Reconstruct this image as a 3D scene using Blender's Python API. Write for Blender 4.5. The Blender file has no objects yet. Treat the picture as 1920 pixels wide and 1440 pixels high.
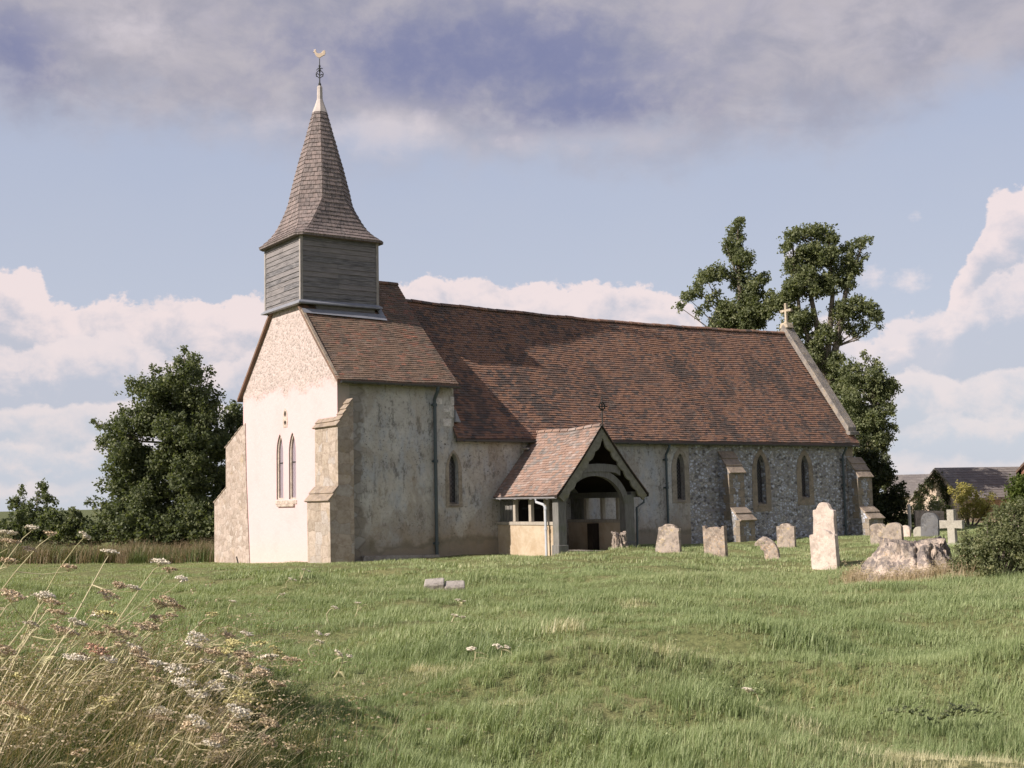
import bpy, math, random
import numpy as np
from mathutils import Vector, Matrix
from mathutils.geometry import tessellate_polygon
R = math.radians
random.seed(7); rng = np.random.default_rng(7)
SC = bpy.context.scene
COL = SC.collection

# ------------------------------------------------------------------ camera
YAW = R(34.822); PITCH = R(5.395); ROLL = R(-1.237)
CAM = Vector((-16.318, -32.455, 1.653))
fh = Vector((math.sin(YAW), math.cos(YAW), 0)); rh = Vector((math.cos(YAW), -math.sin(YAW), 0))
fw = fh * math.cos(PITCH) + Vector((0, 0, math.sin(PITCH))); up = rh.cross(fw)
r2 = rh * math.cos(ROLL) + up * math.sin(ROLL); u2 = -rh * math.sin(ROLL) + up * math.cos(ROLL)
cd = bpy.data.cameras.new('camera'); co = bpy.data.objects.new('camera', cd); COL.objects.link(co)
cd.sensor_width = 36; cd.lens = 43.236; cd.clip_start = 0.1; cd.clip_end = 9000
M = Matrix((r2, u2, -fw)).transposed().to_4x4(); M.translation = CAM
co.matrix_world = M; SC.camera = co
SC.render.resolution_x = 1024; SC.render.resolution_y = 768

# ------------------------------------------------------------------ light and sky
SC.view_settings.view_transform = 'Standard'; SC.view_settings.look = 'None'
SC.view_settings.exposure = 0.42; SC.view_settings.gamma = 1.0
SC.render.filter_size = 1.9
cy = SC.cycles; cy.max_bounces = 6; cy.diffuse_bounces = 3; cy.glossy_bounces = 2; cy.transmission_bounces = 3; cy.transparent_max_bounces = 4; cy.adaptive_threshold = .02
SUNV = Vector((-0.846, 0.045, 0.531)).normalized()       # towards the sun: due west, about 32 degrees up
sl = bpy.data.lights.new('sun', 'SUN'); sl.energy = 5.0; sl.angle = R(0.53); sl.color = (1.0, 0.88, 0.79)
so = bpy.data.objects.new('sun', sl); COL.objects.link(so)
so.rotation_mode = 'QUATERNION'; so.rotation_quaternion = SUNV.to_track_quat('Z', 'Y')

# ------------------------------------------------------------------ node helper
class G:
    def __init__(s, nt): s.nt = nt
    def n(s, t, ins=None, **kw):
        nd = s.nt.nodes.new(t)
        for k, v in kw.items(): setattr(nd, k, v)
        for k, v in (ins or {}).items(): s.set(nd.inputs[k], v)
        return nd
    def set(s, sock, v):
        if isinstance(v, bpy.types.NodeSocket): s.nt.links.new(v, sock)
        elif isinstance(v, bpy.types.Node): s.nt.links.new(v.outputs[0], sock)
        else:
            if isinstance(v, (tuple, list)) and sock.type == 'RGBA' and len(v) == 3: v = (*v, 1)
            sock.default_value = v
    def m(s, op, a, b=0.0, c=0.0, clamp=False):
        nd = s.nt.nodes.new('ShaderNodeMath'); nd.operation = op; nd.use_clamp = clamp
        s.set(nd.inputs[0], a); s.set(nd.inputs[1], b); s.set(nd.inputs[2], c); return nd.outputs[0]
    def mix(s, f, a, b, mode='MIX'):
        nd = s.nt.nodes.new('ShaderNodeMix'); nd.data_type = 'RGBA'; nd.blend_type = mode
        s.set(nd.inputs[0], f); s.set(nd.inputs[6], a); s.set(nd.inputs[7], b); return nd.outputs[2]
    def ss(s, x, lo, hi, a=0.0, b=1.0):
        nd = s.nt.nodes.new('ShaderNodeMapRange'); nd.interpolation_type = 'SMOOTHSTEP'
        for i, v in enumerate((x, lo, hi, a, b)): s.set(nd.inputs[i], v)
        return nd.outputs[0]
    def noise(s, vec, scale, det=4, rough=.55, dist=0.0):
        nd = s.n('ShaderNodeTexNoise', {'Scale': scale, 'Detail': det, 'Roughness': rough, 'Distortion': dist})
        if vec is not None: s.set(nd.inputs['Vector'], vec)
        return nd.outputs[0]
    def vor(s, vec, scale, feat='F1', rnd=1.0):
        nd = s.n('ShaderNodeTexVoronoi', {'Scale': scale, 'Randomness': rnd}, feature=feat)
        s.set(nd.inputs['Vector'], vec); return nd
    def vm(s, op, a, b=None):
        nd = s.nt.nodes.new('ShaderNodeVectorMath'); nd.operation = op; s.set(nd.inputs[0], a)
        if b is not None: s.set(nd.inputs[1], b)
        return nd
    def scale(s, v, sc): return s.vm('MULTIPLY', v, sc).outputs[0]
    def ramp(s, f, stops, interp='LINEAR'):
        nd = s.nt.nodes.new('ShaderNodeValToRGB'); nd.color_ramp.interpolation = interp
        e = nd.color_ramp.elements
        while len(e) < len(stops): e.new(0.5)
        for el, (p, c) in zip(e, stops):
            el.position = p; el.color = (*c, 1) if len(c) == 3 else c
        s.set(nd.inputs[0], f); return nd.outputs[0]
    def bump(s, h, strength, dist, prev=None):
        nd = s.n('ShaderNodeBump', {'Height': h, 'Strength': strength, 'Distance': dist})
        if prev is not None: s.set(nd.inputs['Normal'], prev)
        return nd.outputs[0]

# world: Nishita sky with clouds laid out by compass bearing and height above the horizon
W = bpy.data.worlds.new('World'); SC.world = W; W.use_nodes = True
wt = W.node_tree; wt.nodes.clear(); g = G(wt)
sky = g.n('ShaderNodeTexSky', sky_type='NISHITA', sun_disc=False, sun_elevation=math.asin(SUNV.z),
          sun_rotation=math.atan2(SUNV.x, SUNV.y), air_density=1.0, dust_density=1.6, ozone_density=1.2)
skyb = g.n('ShaderNodeBackground', {'Color': sky, 'Strength': 0.08})
dirv = g.n('ShaderNodeTexCoord').outputs['Generated']
a_ = g.vm('DOT_PRODUCT', dirv, tuple(rh)).outputs['Value']; b_ = g.vm('DOT_PRODUCT', dirv, tuple(fh)).outputs['Value']
z_ = g.n('ShaderNodeSeparateXYZ', {0: dirv}).outputs[2]
AZ = g.m('MULTIPLY', g.m('ARCTAN2', a_, b_), 57.2958); EL = g.m('MULTIPLY', g.m('ARCSINE', z_), 57.2958)
P = g.n('ShaderNodeCombineXYZ', {0: AZ, 1: EL, 2: 0.0}).outputs[0]
PX = 40.25                                                    # tenths used to write the tables below in one unit
def fcurve(pts, lo, hi):
    nd = g.nt.nodes.new('ShaderNodeFloatCurve'); c = nd.mapping.curves[0]
    n_ = len(pts); P_ = [((x + 26) / 52, (y - lo) / (hi - lo)) for x, y in pts]
    while len(c.points) < n_: c.points.new(.5, .5)
    for q, (x, y) in zip(c.points, P_): q.location = (x, y)
    nd.mapping.update()
    g.set(nd.inputs['Value'], g.m('MULTIPLY_ADD', AZ, 1 / 52, .5, clamp=True))
    return g.m('MULTIPLY_ADD', nd.outputs[0], hi - lo, lo)
nbig = g.noise(g.scale(P, (1, 1.3, 1)), 0.22, 6, .55)
nmid = g.noise(g.scale(P, (1, 1.25, 1)), 0.75, 6, .6, .2)
nstr = g.noise(g.vm('ADD', g.scale(P, (.8, 1.25, 1)), (31.0, 7.0, 0)).outputs[0], 0.30, 6, .58, .3)
nfine = g.noise(g.scale(P, (1, 1.4, 1)), 2.6, 5, .6)
bil = g.n('ShaderNodeTexVoronoi', {'Vector': g.vm('ADD', P, g.scale(g.n('ShaderNodeTexNoise', {'Vector': P, 'Scale': .9, 'Detail': 3.0}).outputs['Color'], (1.2, 1.2, 0))).outputs[0], 'Scale': .55}, feature='SMOOTH_F1').outputs['Distance']
def gauss(ax, el, ra, re):
    dx = g.m('MULTIPLY', g.m('SUBTRACT', AZ, ax), 1 / ra); dy = g.m('MULTIPLY', g.m('SUBTRACT', EL, el), 1 / re)
    d2 = g.m('ADD', g.m('MULTIPLY', dx, dx), g.m('MULTIPLY', dy, dy)); return g.m('EXPONENT', g.m('MULTIPLY', d2, -1.0))
def bg(col, st=1.0): return col
# clear air colour mixed over the Nishita sky: a thin veil of high cloud
veil = g.ramp(g.m('MULTIPLY', EL, 1 / 30, clamp=True), [(0.0, (.66, .68, .77)), (.33, (.54, .58, .70)), (.6, (.455, .505, .66)), (1, (.37, .41, .58))])
cur = g.mix(g.ss(nbig, .2, .8, .0, .22), veil, (.56, .58, .67))
# high grey bank
edge = fcurve([(-26, 17.2), (-22, 17.0), (-15, 16.9), (-11, 16.4), (-7.5, 16.0), (-5.5, 15.6), (-3, 16.0), (0, 15.9), (4, 15.7), (8, 15.6), (12, 16.2), (16, 16.3), (19, 16.7), (22, 17.6), (26, 18)], 10, 22)
eb = g.m('ADD', g.m('SUBTRACT', EL, edge), g.m('ADD', g.m('MULTIPLY', g.m('SUBTRACT', nbig, .5), 4.5), g.m('MULTIPLY', g.m('SUBTRACT', nmid, .5), 1.6)))
bankm = g.ss(eb, -1.6, 2.2)
bankc = g.mix(g.ss(nstr, .32, .66), (.39, .37, .435), (.56, .505, .53))
dark = g.m('MAXIMUM', gauss(-1.0, 20.2, 9.5, 2.5), g.m('MULTIPLY', gauss(3.5, 18.2, 5.5, 1.6), .9))
dark = g.m('MAXIMUM', dark, g.m('MULTIPLY', gauss(-22.5, 19.6, 3.0, 2.0), .8))
dark = g.ss(g.m('ADD', dark, g.m('ADD', g.m('MULTIPLY', g.m('SUBTRACT', nbig, .5), .9), g.m('MULTIPLY', g.m('SUBTRACT', nmid, .5), .9))), .0, 1.05)
bankc = g.mix(g.m('MULTIPLY', dark, .93), bankc, (.195, .205, .37))
lite = g.m('MAXIMUM', g.m('MULTIPLY', gauss(-6.0, 16.9, 3.2, 1.2), 1.15), g.m('MULTIPLY', gauss(-17.5, 20.8, 3.4, 1.6), .55))
lite = g.m('MAXIMUM', lite, g.m('MULTIPLY', gauss(16, 20.5, 7, 2.4), .25))
lite = g.m('MAXIMUM', lite, g.m('MULTIPLY', gauss(-11, 17.3, 3, 1.0), .45)); lite = g.m('MAXIMUM', lite, g.m('MULTIPLY', gauss(3, 16.4, 7, .8), .42))
lite = g.ss(g.m('ADD', lite, g.m('ADD', g.m('MULTIPLY', g.m('SUBTRACT', nbig, .5), .7), g.m('MULTIPLY', g.m('SUBTRACT', nmid, .5), 1.0))), .1, .95)
bankc = g.mix(lite, bankc, (.74, .66, .68))
cur = g.mix(g.m('MULTIPLY', bankm, .93), cur, bankc)
# unseen broken cloud above the frame, darkened to weaken the sky fill light
cur = g.mix(g.ss(EL, 24, 36, 0, .95), cur, g.mix(g.ss(nbig, .35, .65), (.15, .18, .30), (.33, .32, .37)))
def layer(cur, pts, amp, hgt, top, low, sharp=.28, seed=0.0, op=1.0):
    e = fcurve(pts, -2, 18); Q = g.vm('ADD', P, (seed * 17.3, seed * 5.1, seed)).outputs[0]
    nm = g.noise(g.scale(Q, (1, 1.25, 1)), 0.55, 6, .6, .2); nf = g.noise(g.scale(Q, (1, 1.2, 1)), 2.4, 5, .62)
    bl = g.n('ShaderNodeTexVoronoi', {'Vector': g.vm('ADD', Q, g.scale(g.n('ShaderNodeTexNoise', {'Vector': Q, 'Scale': .9, 'Detail': 4.0}).outputs['Color'], (1.3, 1.3, 0))).outputs[0], 'Scale': .62}, feature='SMOOTH_F1').outputs['Distance']
    rag = g.m('ADD', g.m('MULTIPLY', g.m('SUBTRACT', nm, .5), amp), g.m('MULTIPLY', g.m('SUBTRACT', nf, .5), min(amp, 2.2) * .5))
    rag = g.m('ADD', rag, g.m('MULTIPLY', g.m('SUBTRACT', .45, bl), min(amp, 2) * .75))
    d = g.m('ADD', g.m('SUBTRACT', e, EL), rag)                # degrees below the ragged top
    msk = g.m('MULTIPLY', g.ss(d, 0.0, sharp), op)
    sh = g.ss(g.m('ADD', d, g.m('ADD', g.m('MULTIPLY', g.m('SUBTRACT', nm, .5), hgt * 1.5), g.m('MULTIPLY', g.m('SUBTRACT', bl, .45), hgt * .8))), hgt * .1, hgt)
    return g.mix(msk, cur, g.mix(sh, top, low))
top1 = (.95, .80, .785); low1 = (.57, .56, .635); sky_lo = (.60, .63, .735)
cur = layer(cur, [(-26, 10.5), (-23, 10.6), (-21.4, 10.3), (-20.3, 9.0), (-18.5, 9.5), (-17, 9.6), (-15.5, 9.2), (-12, 9.5), (-8, 9.9), (-5, 10.2), (-2.3, 10.9), (-.5, 10.2), (2.6, 10.2), (7, 10.0), (8.5, 9.0), (10, 5.5), (13.0, 5.5), (15.5, 6.0), (19.0, 7.0), (20.0, 9.0), (21.0, 10.9), (22.0, 12.6), (22.6, 13.0), (26, 14)], 1.8, 3.6, top1, (.565, .57, .655), .32)
pf = g.m('MAXIMUM', gauss(13.1, 10.8, .5, .45), g.m('MULTIPLY', gauss(18.6, 12.1, .45, .35), .55))
pf = g.m('MAXIMUM', pf, g.m('MULTIPLY', gauss(18.2, 9.3, 1.0, .7), .8)); pf = g.m('MAXIMUM', pf, g.m('MULTIPLY', gauss(16.6, 9.6, .9, .7), .75))
pf = g.m('MAXIMUM', pf, g.m('MULTIPLY', gauss(12.8, 8.6, .7, .8), .7))
cur = g.mix(g.ss(g.m('ADD', pf, g.m('MULTIPLY', g.m('SUBTRACT', nfine, .5), .9)), .3, 1.0), cur, (.82, .74, .77))
cur = layer(cur, [(-26, 8.2), (-21, 7.2), (-18, 7.9), (-15, 6.8), (-10, 7.5), (0, 8), (8, 7), (12.5, 6.3), (14.6, 8.0), (16.5, 7.0), (18.4, 8.0), (20, 8.3), (22.6, 9.8), (26, 10)], 1.8, 2.6, (.92, .79, .785), (.56, .58, .68), .45, 1.0, .88)
cur = layer(cur, [(-26, 4.7), (-20, 4.65), (-15.5, 4.9), (-14, 4.7), (-10, 4.0), (0, 4), (10, 4.3), (14, 5.6), (16, 4.9), (18, 5.6), (20, 4.9), (22, 5.4), (26, 5.0)], .8, 2.0, (.88, .775, .78), (.60, .63, .72), .25, 2.0, .9)
cur = layer(cur, [(-26, 3.2), (-20, 3.0), (-16, 3.5), (-10, 3), (0, 3), (10, 3.2), (14, 3.9), (17, 3.1), (20, 3.6), (26, 3.3)], 1.5, 1.6, (.87, .78, .79), (.62, .66, .755), .6, 3.0, .8)
cur = layer(cur, [(-26, 1.8), (-20, 1.4), (-16, 1.9), (-10, 1.3), (0, 1.3), (10, 1.4), (16, 1.9), (20, 1.5), (26, 1.6)], 1.0, 1.1, (.84, .77, .79), (.66, .69, .77), .6, 4.0)
cloudb = g.n('ShaderNodeBackground', {'Color': cur, 'Strength': 0.76})
mx = g.n('ShaderNodeMixShader', {0: .86, 1: skyb.outputs[0], 2: cloudb.outputs[0]})
g.nt.links.new(mx.outputs[0], g.n('ShaderNodeOutputWorld').inputs[0])

# ------------------------------------------------------------------ object helpers
def tag(o, label=None, cat=None, group=None, kind=None):
    if label: o['label'] = label
    if cat: o['category'] = cat
    if group: o['group'] = group
    if kind: o['kind'] = kind
    return o
def empty(name, loc, rz=0.0):
    o = bpy.data.objects.new(name, None); COL.objects.link(o); o.location = loc; o.rotation_euler = (0, 0, rz)
    o.empty_display_size = .2; return o
class MB:
    def __init__(s): s.v = []; s.f = []; s.a = []
    def add(s, vs, fs, a=.5):
        b = len(s.v); s.v += [tuple(x) for x in vs]
        for i, f in enumerate(fs):
            s.f.append(tuple(k + b for k in f)); s.a.append(a)
    def box(s, x0, x1, y0, y1, z0, z1, a=.5):
        s.add([(x, y, z) for z in (z0, z1) for y in (y0, y1) for x in (x0, x1)],
              [(0, 2, 3, 1), (4, 5, 7, 6), (0, 1, 5, 4), (2, 6, 7, 3), (0, 4, 6, 2), (1, 3, 7, 5)], a)
    def prism(s, outer, holes, fn, d0, d1, a=.5):
        """2D outline (with holes) mapped to 3D by fn(p, q, d); solid between d0 and d1"""
        loops = [outer] + list(holes)
        tri = tessellate_polygon([[Vector((x, y, 0)) for x, y in l] for l in loops])
        flat = [p for l in loops for p in l]; n = len(flat)
        vs = [fn(x, y, d0) for x, y in flat] + [fn(x, y, d1) for x, y in flat]
        fs = [tuple(t) for t in tri] + [(t[0] + n, t[2] + n, t[1] + n) for t in tri]
        k = 0
        for l in loops:
            m = len(l)
            for i in range(m):
                j = (i + 1) % m; fs.append((k + i, k + j, k + j + n, k + i + n))
            k += m
        s.add(vs, fs, a)
    def tube(s, pts, rad, n=8, a=.5, cap=True):
        pts = [Vector(p) for p in pts]; rad = rad if isinstance(rad, (list, tuple)) else [rad] * len(pts)
        rings = []; b = len(s.v); ref = Vector((.31, .17, .93))
        for i, p in enumerate(pts):
            d = (pts[min(i + 1, len(pts) - 1)] - pts[max(i - 1, 0)]).normalized()
            if abs(d.dot(ref)) > .95: ref = Vector((1, .1, 0))
            x = d.cross(ref).normalized(); y = d.cross(x)
            for k in range(n):
                t = 2 * math.pi * k / n; s.v.append(tuple(p + (x * math.cos(t) + y * math.sin(t)) * rad[i]))
        for i in range(len(pts) - 1):
            for k in range(n):
                k2 = (k + 1) % n
                s.f.append((b + i * n + k, b + i * n + k2, b + (i + 1) * n + k2, b + (i + 1) * n + k)); s.a.append(a)
        if cap:
            s.f.append(tuple(b + k for k in range(n))); s.a.append(a)
            e = b + (len(pts) - 1) * n; s.f.append(tuple(e + k for k in reversed(range(n)))); s.a.append(a)
    def build(s, name, mat, parent=None, smooth=False, bevel=0, recalc=True):
        me = bpy.data.meshes.new(name); me.from_pydata(s.v, [], s.f)
        at = me.attributes.new('rnd', 'FLOAT', 'FACE'); at.data.foreach_set('value', np.array(s.a, dtype=np.float32))
        me.materials.append(mat)
        if recalc:
            import bmesh
            bm = bmesh.new(); bm.from_mesh(me); bmesh.ops.recalc_face_normals(bm, faces=bm.faces); bm.to_mesh(me); bm.free()
        if smooth: me.polygons.foreach_set('use_smooth', [True] * len(me.polygons))
        me.update(); o = bpy.data.objects.new(name, me); COL.objects.link(o)
        if parent: o.parent = parent
        if bevel:
            bv = o.modifiers.new('bevel', 'BEVEL'); bv.width = bevel; bv.segments = 2; bv.limit_method = 'ANGLE'; bv.angle_limit = R(35)
        return o
def UZ(v0=0.0, s=1.0): return lambda x, y, d: (x, v0 + d, y)          # drawn in the x-z plane, depth along y
def VZ(): return lambda x, y, d: (d, x, y)                             # drawn in the y-z plane, depth along x
def fastmesh(name, V, F, attrs, mat, parent=None, smooth=False):
    """V (n,3), F (m,k) arrays; attrs {name: per-face values}"""
    me = bpy.data.meshes.new(name); n, k = F.shape
    me.vertices.add(len(V)); me.vertices.foreach_set('co', V.astype(np.float32).ravel())
    me.loops.add(n * k); me.loops.foreach_set('vertex_index', F.astype(np.int32).ravel())
    me.polygons.add(n); me.polygons.foreach_set('loop_start', np.arange(0, n * k, k, dtype=np.int32))
    me.polygons.foreach_set('loop_total', np.full(n, k, dtype=np.int32))
    me.update(calc_edges=True)
    for a, val in attrs.items():
        at = me.attributes.new(a, 'FLOAT', 'FACE'); at.data.foreach_set('value', val.astype(np.float32))
    if smooth: me.polygons.foreach_set('use_smooth', np.ones(n, dtype=bool))
    me.materials.append(mat); o = bpy.data.objects.new(name, me); COL.objects.link(o)
    if parent: o.parent = parent
    return o
def tiles(mb, S, rows, tw, lift=.022, jit=.006, gap=.03, wob=0.0):
    """overlapping tiles, boards or shingles on the surface S(s,t), t up the slope"""
    V = lambda s_, t_: Vector(S(s_, t_))
    for i in range(rows):
        t0 = i / rows; t1 = min(1, (i + 1.12) / rows)
        L = (V(1, t0) - V(0, t0)).length
        nc = max(1, round(L / tw)); off = .5 if i % 2 else 0
        cuts = [0] + [(k + off + random.uniform(-.06, .06)) / nc for k in range(0 if off else 1, nc)] + [1]
        rowj = random.uniform(-1, 1) * wob
        for s0, s1 in zip(cuts[:-1], cuts[1:]):
            if s1 - s0 < 1e-4: continue
            e = gap * (s1 - s0) * .5 if nc > 1 else 0
            s0 += e; s1 -= e
            A, B, D, E_ = V(s0, t0), V(s1, t0), V(s1, t1), V(s0, t1)
            n = (B - A).cross(E_ - A)
            if n.length < 1e-9: n = (B - A).cross(D - B)
            if n.length < 1e-9: continue
            n.normalize()
            if L > 0:
                down = (A - E_).normalized() if (A - E_).length > 0 else Vector()
            l = lift + random.uniform(-jit, jit); j = down * (random.uniform(-jit, jit) + rowj)
            q1, q2 = random.uniform(-jit, jit) * .5, random.uniform(-jit, jit) * .5
            A2 = A + n * (l + q1) + j; B2 = B + n * (l + q2) + j
            mb.add([A2, B2, D + n * .004, E_ + n * .004, A + j - n * .004, B + j - n * .004], [(0, 1, 2, 3), (4, 5, 1, 0), (4, 0, 3), (5, 2, 1)], random.random())

# ------------------------------------------------------------------ materials
def mat(name, rough=.9, spec=.25):
    m = bpy.data.materials.new(name); m.use_nodes = True; nt = m.node_tree
    b = nt.nodes['Principled BSDF']; b.inputs['Roughness'].default_value = rough; b.inputs['Specular IOR Level'].default_value = spec
    gg = G(nt); ob = gg.n('ShaderNodeTexCoord').outputs['Object']
    return m, gg, b, ob
def zof(gg, ob): return gg.n('ShaderNodeSeparateXYZ', {0: ob}).outputs[2]
def m_tile(name, cols, lich, lf, darkf=.5):
    m, gg, b, ob = mat(name, .85, .3)
    rnd = gg.n('ShaderNodeAttribute', attribute_name='rnd').outputs['Fac']
    c = gg.ramp(rnd, cols)
    big = gg.noise(gg.scale(ob, (1, .6, .6)), .9, 3, .6)
    f = gg.m('ADD', big, gg.m('MULTIPLY', gg.m('SUBTRACT', rnd, .5), .13))
    c = gg.mix(gg.ss(f, .47, .60, 0, darkf), c, (.085, .075, .07))
    c = gg.mix(gg.ss(gg.noise(ob, .35, 3, .6), .45, .7, 0, .3), c, (.25, .155, .115))
    l = gg.noise(ob, 3.2, 6, .7); c = gg.mix(gg.ss(l, .52, .72, 0, lf), c, lich)
    c = gg.mix(gg.ss(gg.noise(ob, 22, 4, .7), .35, .7, 0, .2), c, gg.mix(1.0, c, (.35, .33, .32), 'MULTIPLY'))
    gg.set(b.inputs['Base Color'], c); gg.set(b.inputs['Normal'], gg.bump(gg.noise(ob, 60, 3, .7), .5, .01)); return m
tile_red = m_tile('nave tiles', [(0, (0.241, 0.137, 0.095)), (.35, (0.286, 0.166, 0.112)), (.6, (0.199, 0.120, 0.095)), (.82, (0.111, 0.092, 0.085)), (1, (0.337, 0.200, 0.145))], (0.199, 0.174, 0.152), .65, .7)
tile_brown = m_tile('block tiles', [(0, (0.190, 0.133, 0.095)), (.4, (0.239, 0.163, 0.120)), (.7, (0.134, 0.107, 0.082)), (.88, (0.352, 0.169, 0.114)), (1, (0.254, 0.189, 0.152))], (0.239, 0.202, 0.158), .75, .35)
tile_porch = m_tile('porch tiles', [(0, (0.314, 0.212, 0.164)), (.4, (0.357, 0.253, 0.208)), (.7, (0.257, 0.187, 0.156)), (.85, (0.228, 0.212, 0.199)), (1, (0.415, 0.327, 0.285))], (0.272, 0.278, 0.260), .6, .3)
def m_wood(name, base, dark, warm, sc=(1, 1, 1), grain=10, green=None):
    m, gg, b, ob = mat(name, .88, .2)
    rnd = gg.n('ShaderNodeAttribute', attribute_name='rnd').outputs['Fac']
    v = gg.scale(ob, sc); st = gg.noise(v, grain, 5, .65); c = gg.mix(gg.ss(st, .3, .7), dark, base)
    c = gg.mix(gg.m('MULTIPLY', rnd, .5), c, warm); c = gg.mix(gg.ss(gg.noise(ob, 1.4, 5, .6), .5, .75, 0, .5), c, dark)
    if green: c = gg.mix(gg.ss(gg.noise(ob, 2.2, 4, .6), .48, .7, 0, .7), c, green)
    gg.set(b.inputs['Base Color'], c); gg.set(b.inputs['Normal'], gg.bump(st, .5, .012)); return m
shingle = m_wood('oak shingles', (.245, .215, .205), (.095, .082, .080), (.32, .255, .235), (3, 3, .8), 6)
board = m_wood('weatherboards', (.235, .23, .235), (.075, .078, .085), (.30, .275, .265), (.6, .6, 9), 4)
oak = m_wood('porch oak', (.20, .20, .195), (.105, .105, .10), (.23, .22, .19), (6, 6, 1), 4, (.13, .14, .10))
barge = m_wood('bargeboard oak', (.24, .235, .205), (.13, .13, .11), (.27, .26, .19), (2, 2, 2), 4, (.20, .19, .10))
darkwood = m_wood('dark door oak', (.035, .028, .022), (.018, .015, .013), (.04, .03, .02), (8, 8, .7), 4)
cream = m_wood('pale sill timber', (.42, .38, .32), (.26, .24, .20), (.46, .42, .36), (3, 3, 1), 5)
def m_plain(name, col, rough=.5, spec=.4, metal=0.0, var=.3):
    m, gg, b, ob = mat(name, rough, spec); b.inputs['Metallic'].default_value = metal
    c = gg.mix(gg.ss(gg.noise(ob, 5, 5, .65), .35, .7, 0, var), col, tuple(x * .45 for x in col))
    gg.set(b.inputs['Base Color'], c); return m
lead = m_plain('lead flashing', (.25, .265, .30), .55, .5, 0, .35)
leadw = m_plain('white leadwork', (.50, .45, .42), .6, .4, 0, .35)
iron = m_plain('wrought iron', (.025, .028, .025), .6, .4)
pipe = m_plain('blue grey cast iron', (.070, .095, .105), .5, .4)
pipew = m_plain('pale painted pipe', (.50, .53, .57), .5, .4, 0, .25)
gutterm = m_plain('gutter iron', (.075, .080, .080), .5, .4)
gild = m_plain('faded gilding', (.60, .49, .37), .45, .5, .2, .2)
gutterp = m_plain('pale gutter', (.34, .34, .36), .5, .4, 0, .3)
def m_westwall():
    m, gg, b, ob = mat('west wall render', .93, .15); z = zof(gg, ob)
    zz = gg.m('ADD', z, gg.m('MULTIPLY', gg.m('SUBTRACT', gg.noise(ob, 1.6, 5, .6), .5), 1.3))
    f = gg.ss(zz, 5.05, 5.45)
    low = gg.mix(gg.ss(gg.noise(ob, 1.1, 6, .65), .45, .75, 0, .5), (.62, .465, .465), (.55, .405, .395))
    low = gg.mix(gg.ss(gg.noise(ob, 9, 4, .7), .6, .8, 0, .35), low, (.50, .41, .375))
    low = gg.mix(gg.ss(z, .9, -.1, 0, .3), low, (.60, .50, .40))
    vd = gg.vor(ob, 13); hi = gg.ramp(gg.n('ShaderNodeSeparateXYZ', {0: vd.outputs['Color']}).outputs[0], [(0, (.33, .285, .26)), (.3, (.47, .405, .375)), (.6, (.54, .46, .43)), (1, (.42, .365, .335))])
    hi = gg.mix(gg.ss(gg.noise(ob, 2.4, 5, .65), .45, .75, 0, .5), hi, (.44, .375, .33))
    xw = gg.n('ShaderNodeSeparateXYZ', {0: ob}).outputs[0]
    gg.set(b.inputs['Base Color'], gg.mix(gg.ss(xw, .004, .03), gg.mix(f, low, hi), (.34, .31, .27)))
    h = gg.m('MULTIPLY', gg.m('SUBTRACT', 1, vd.outputs['Distance']), f)
    n1 = gg.bump(h, .9, .03); n2 = gg.bump(gg.noise(ob, 5, 6, .65), .5, .035, n1)
    gg.set(b.inputs['Normal'], n2); return m
westwall = m_westwall()
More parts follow.
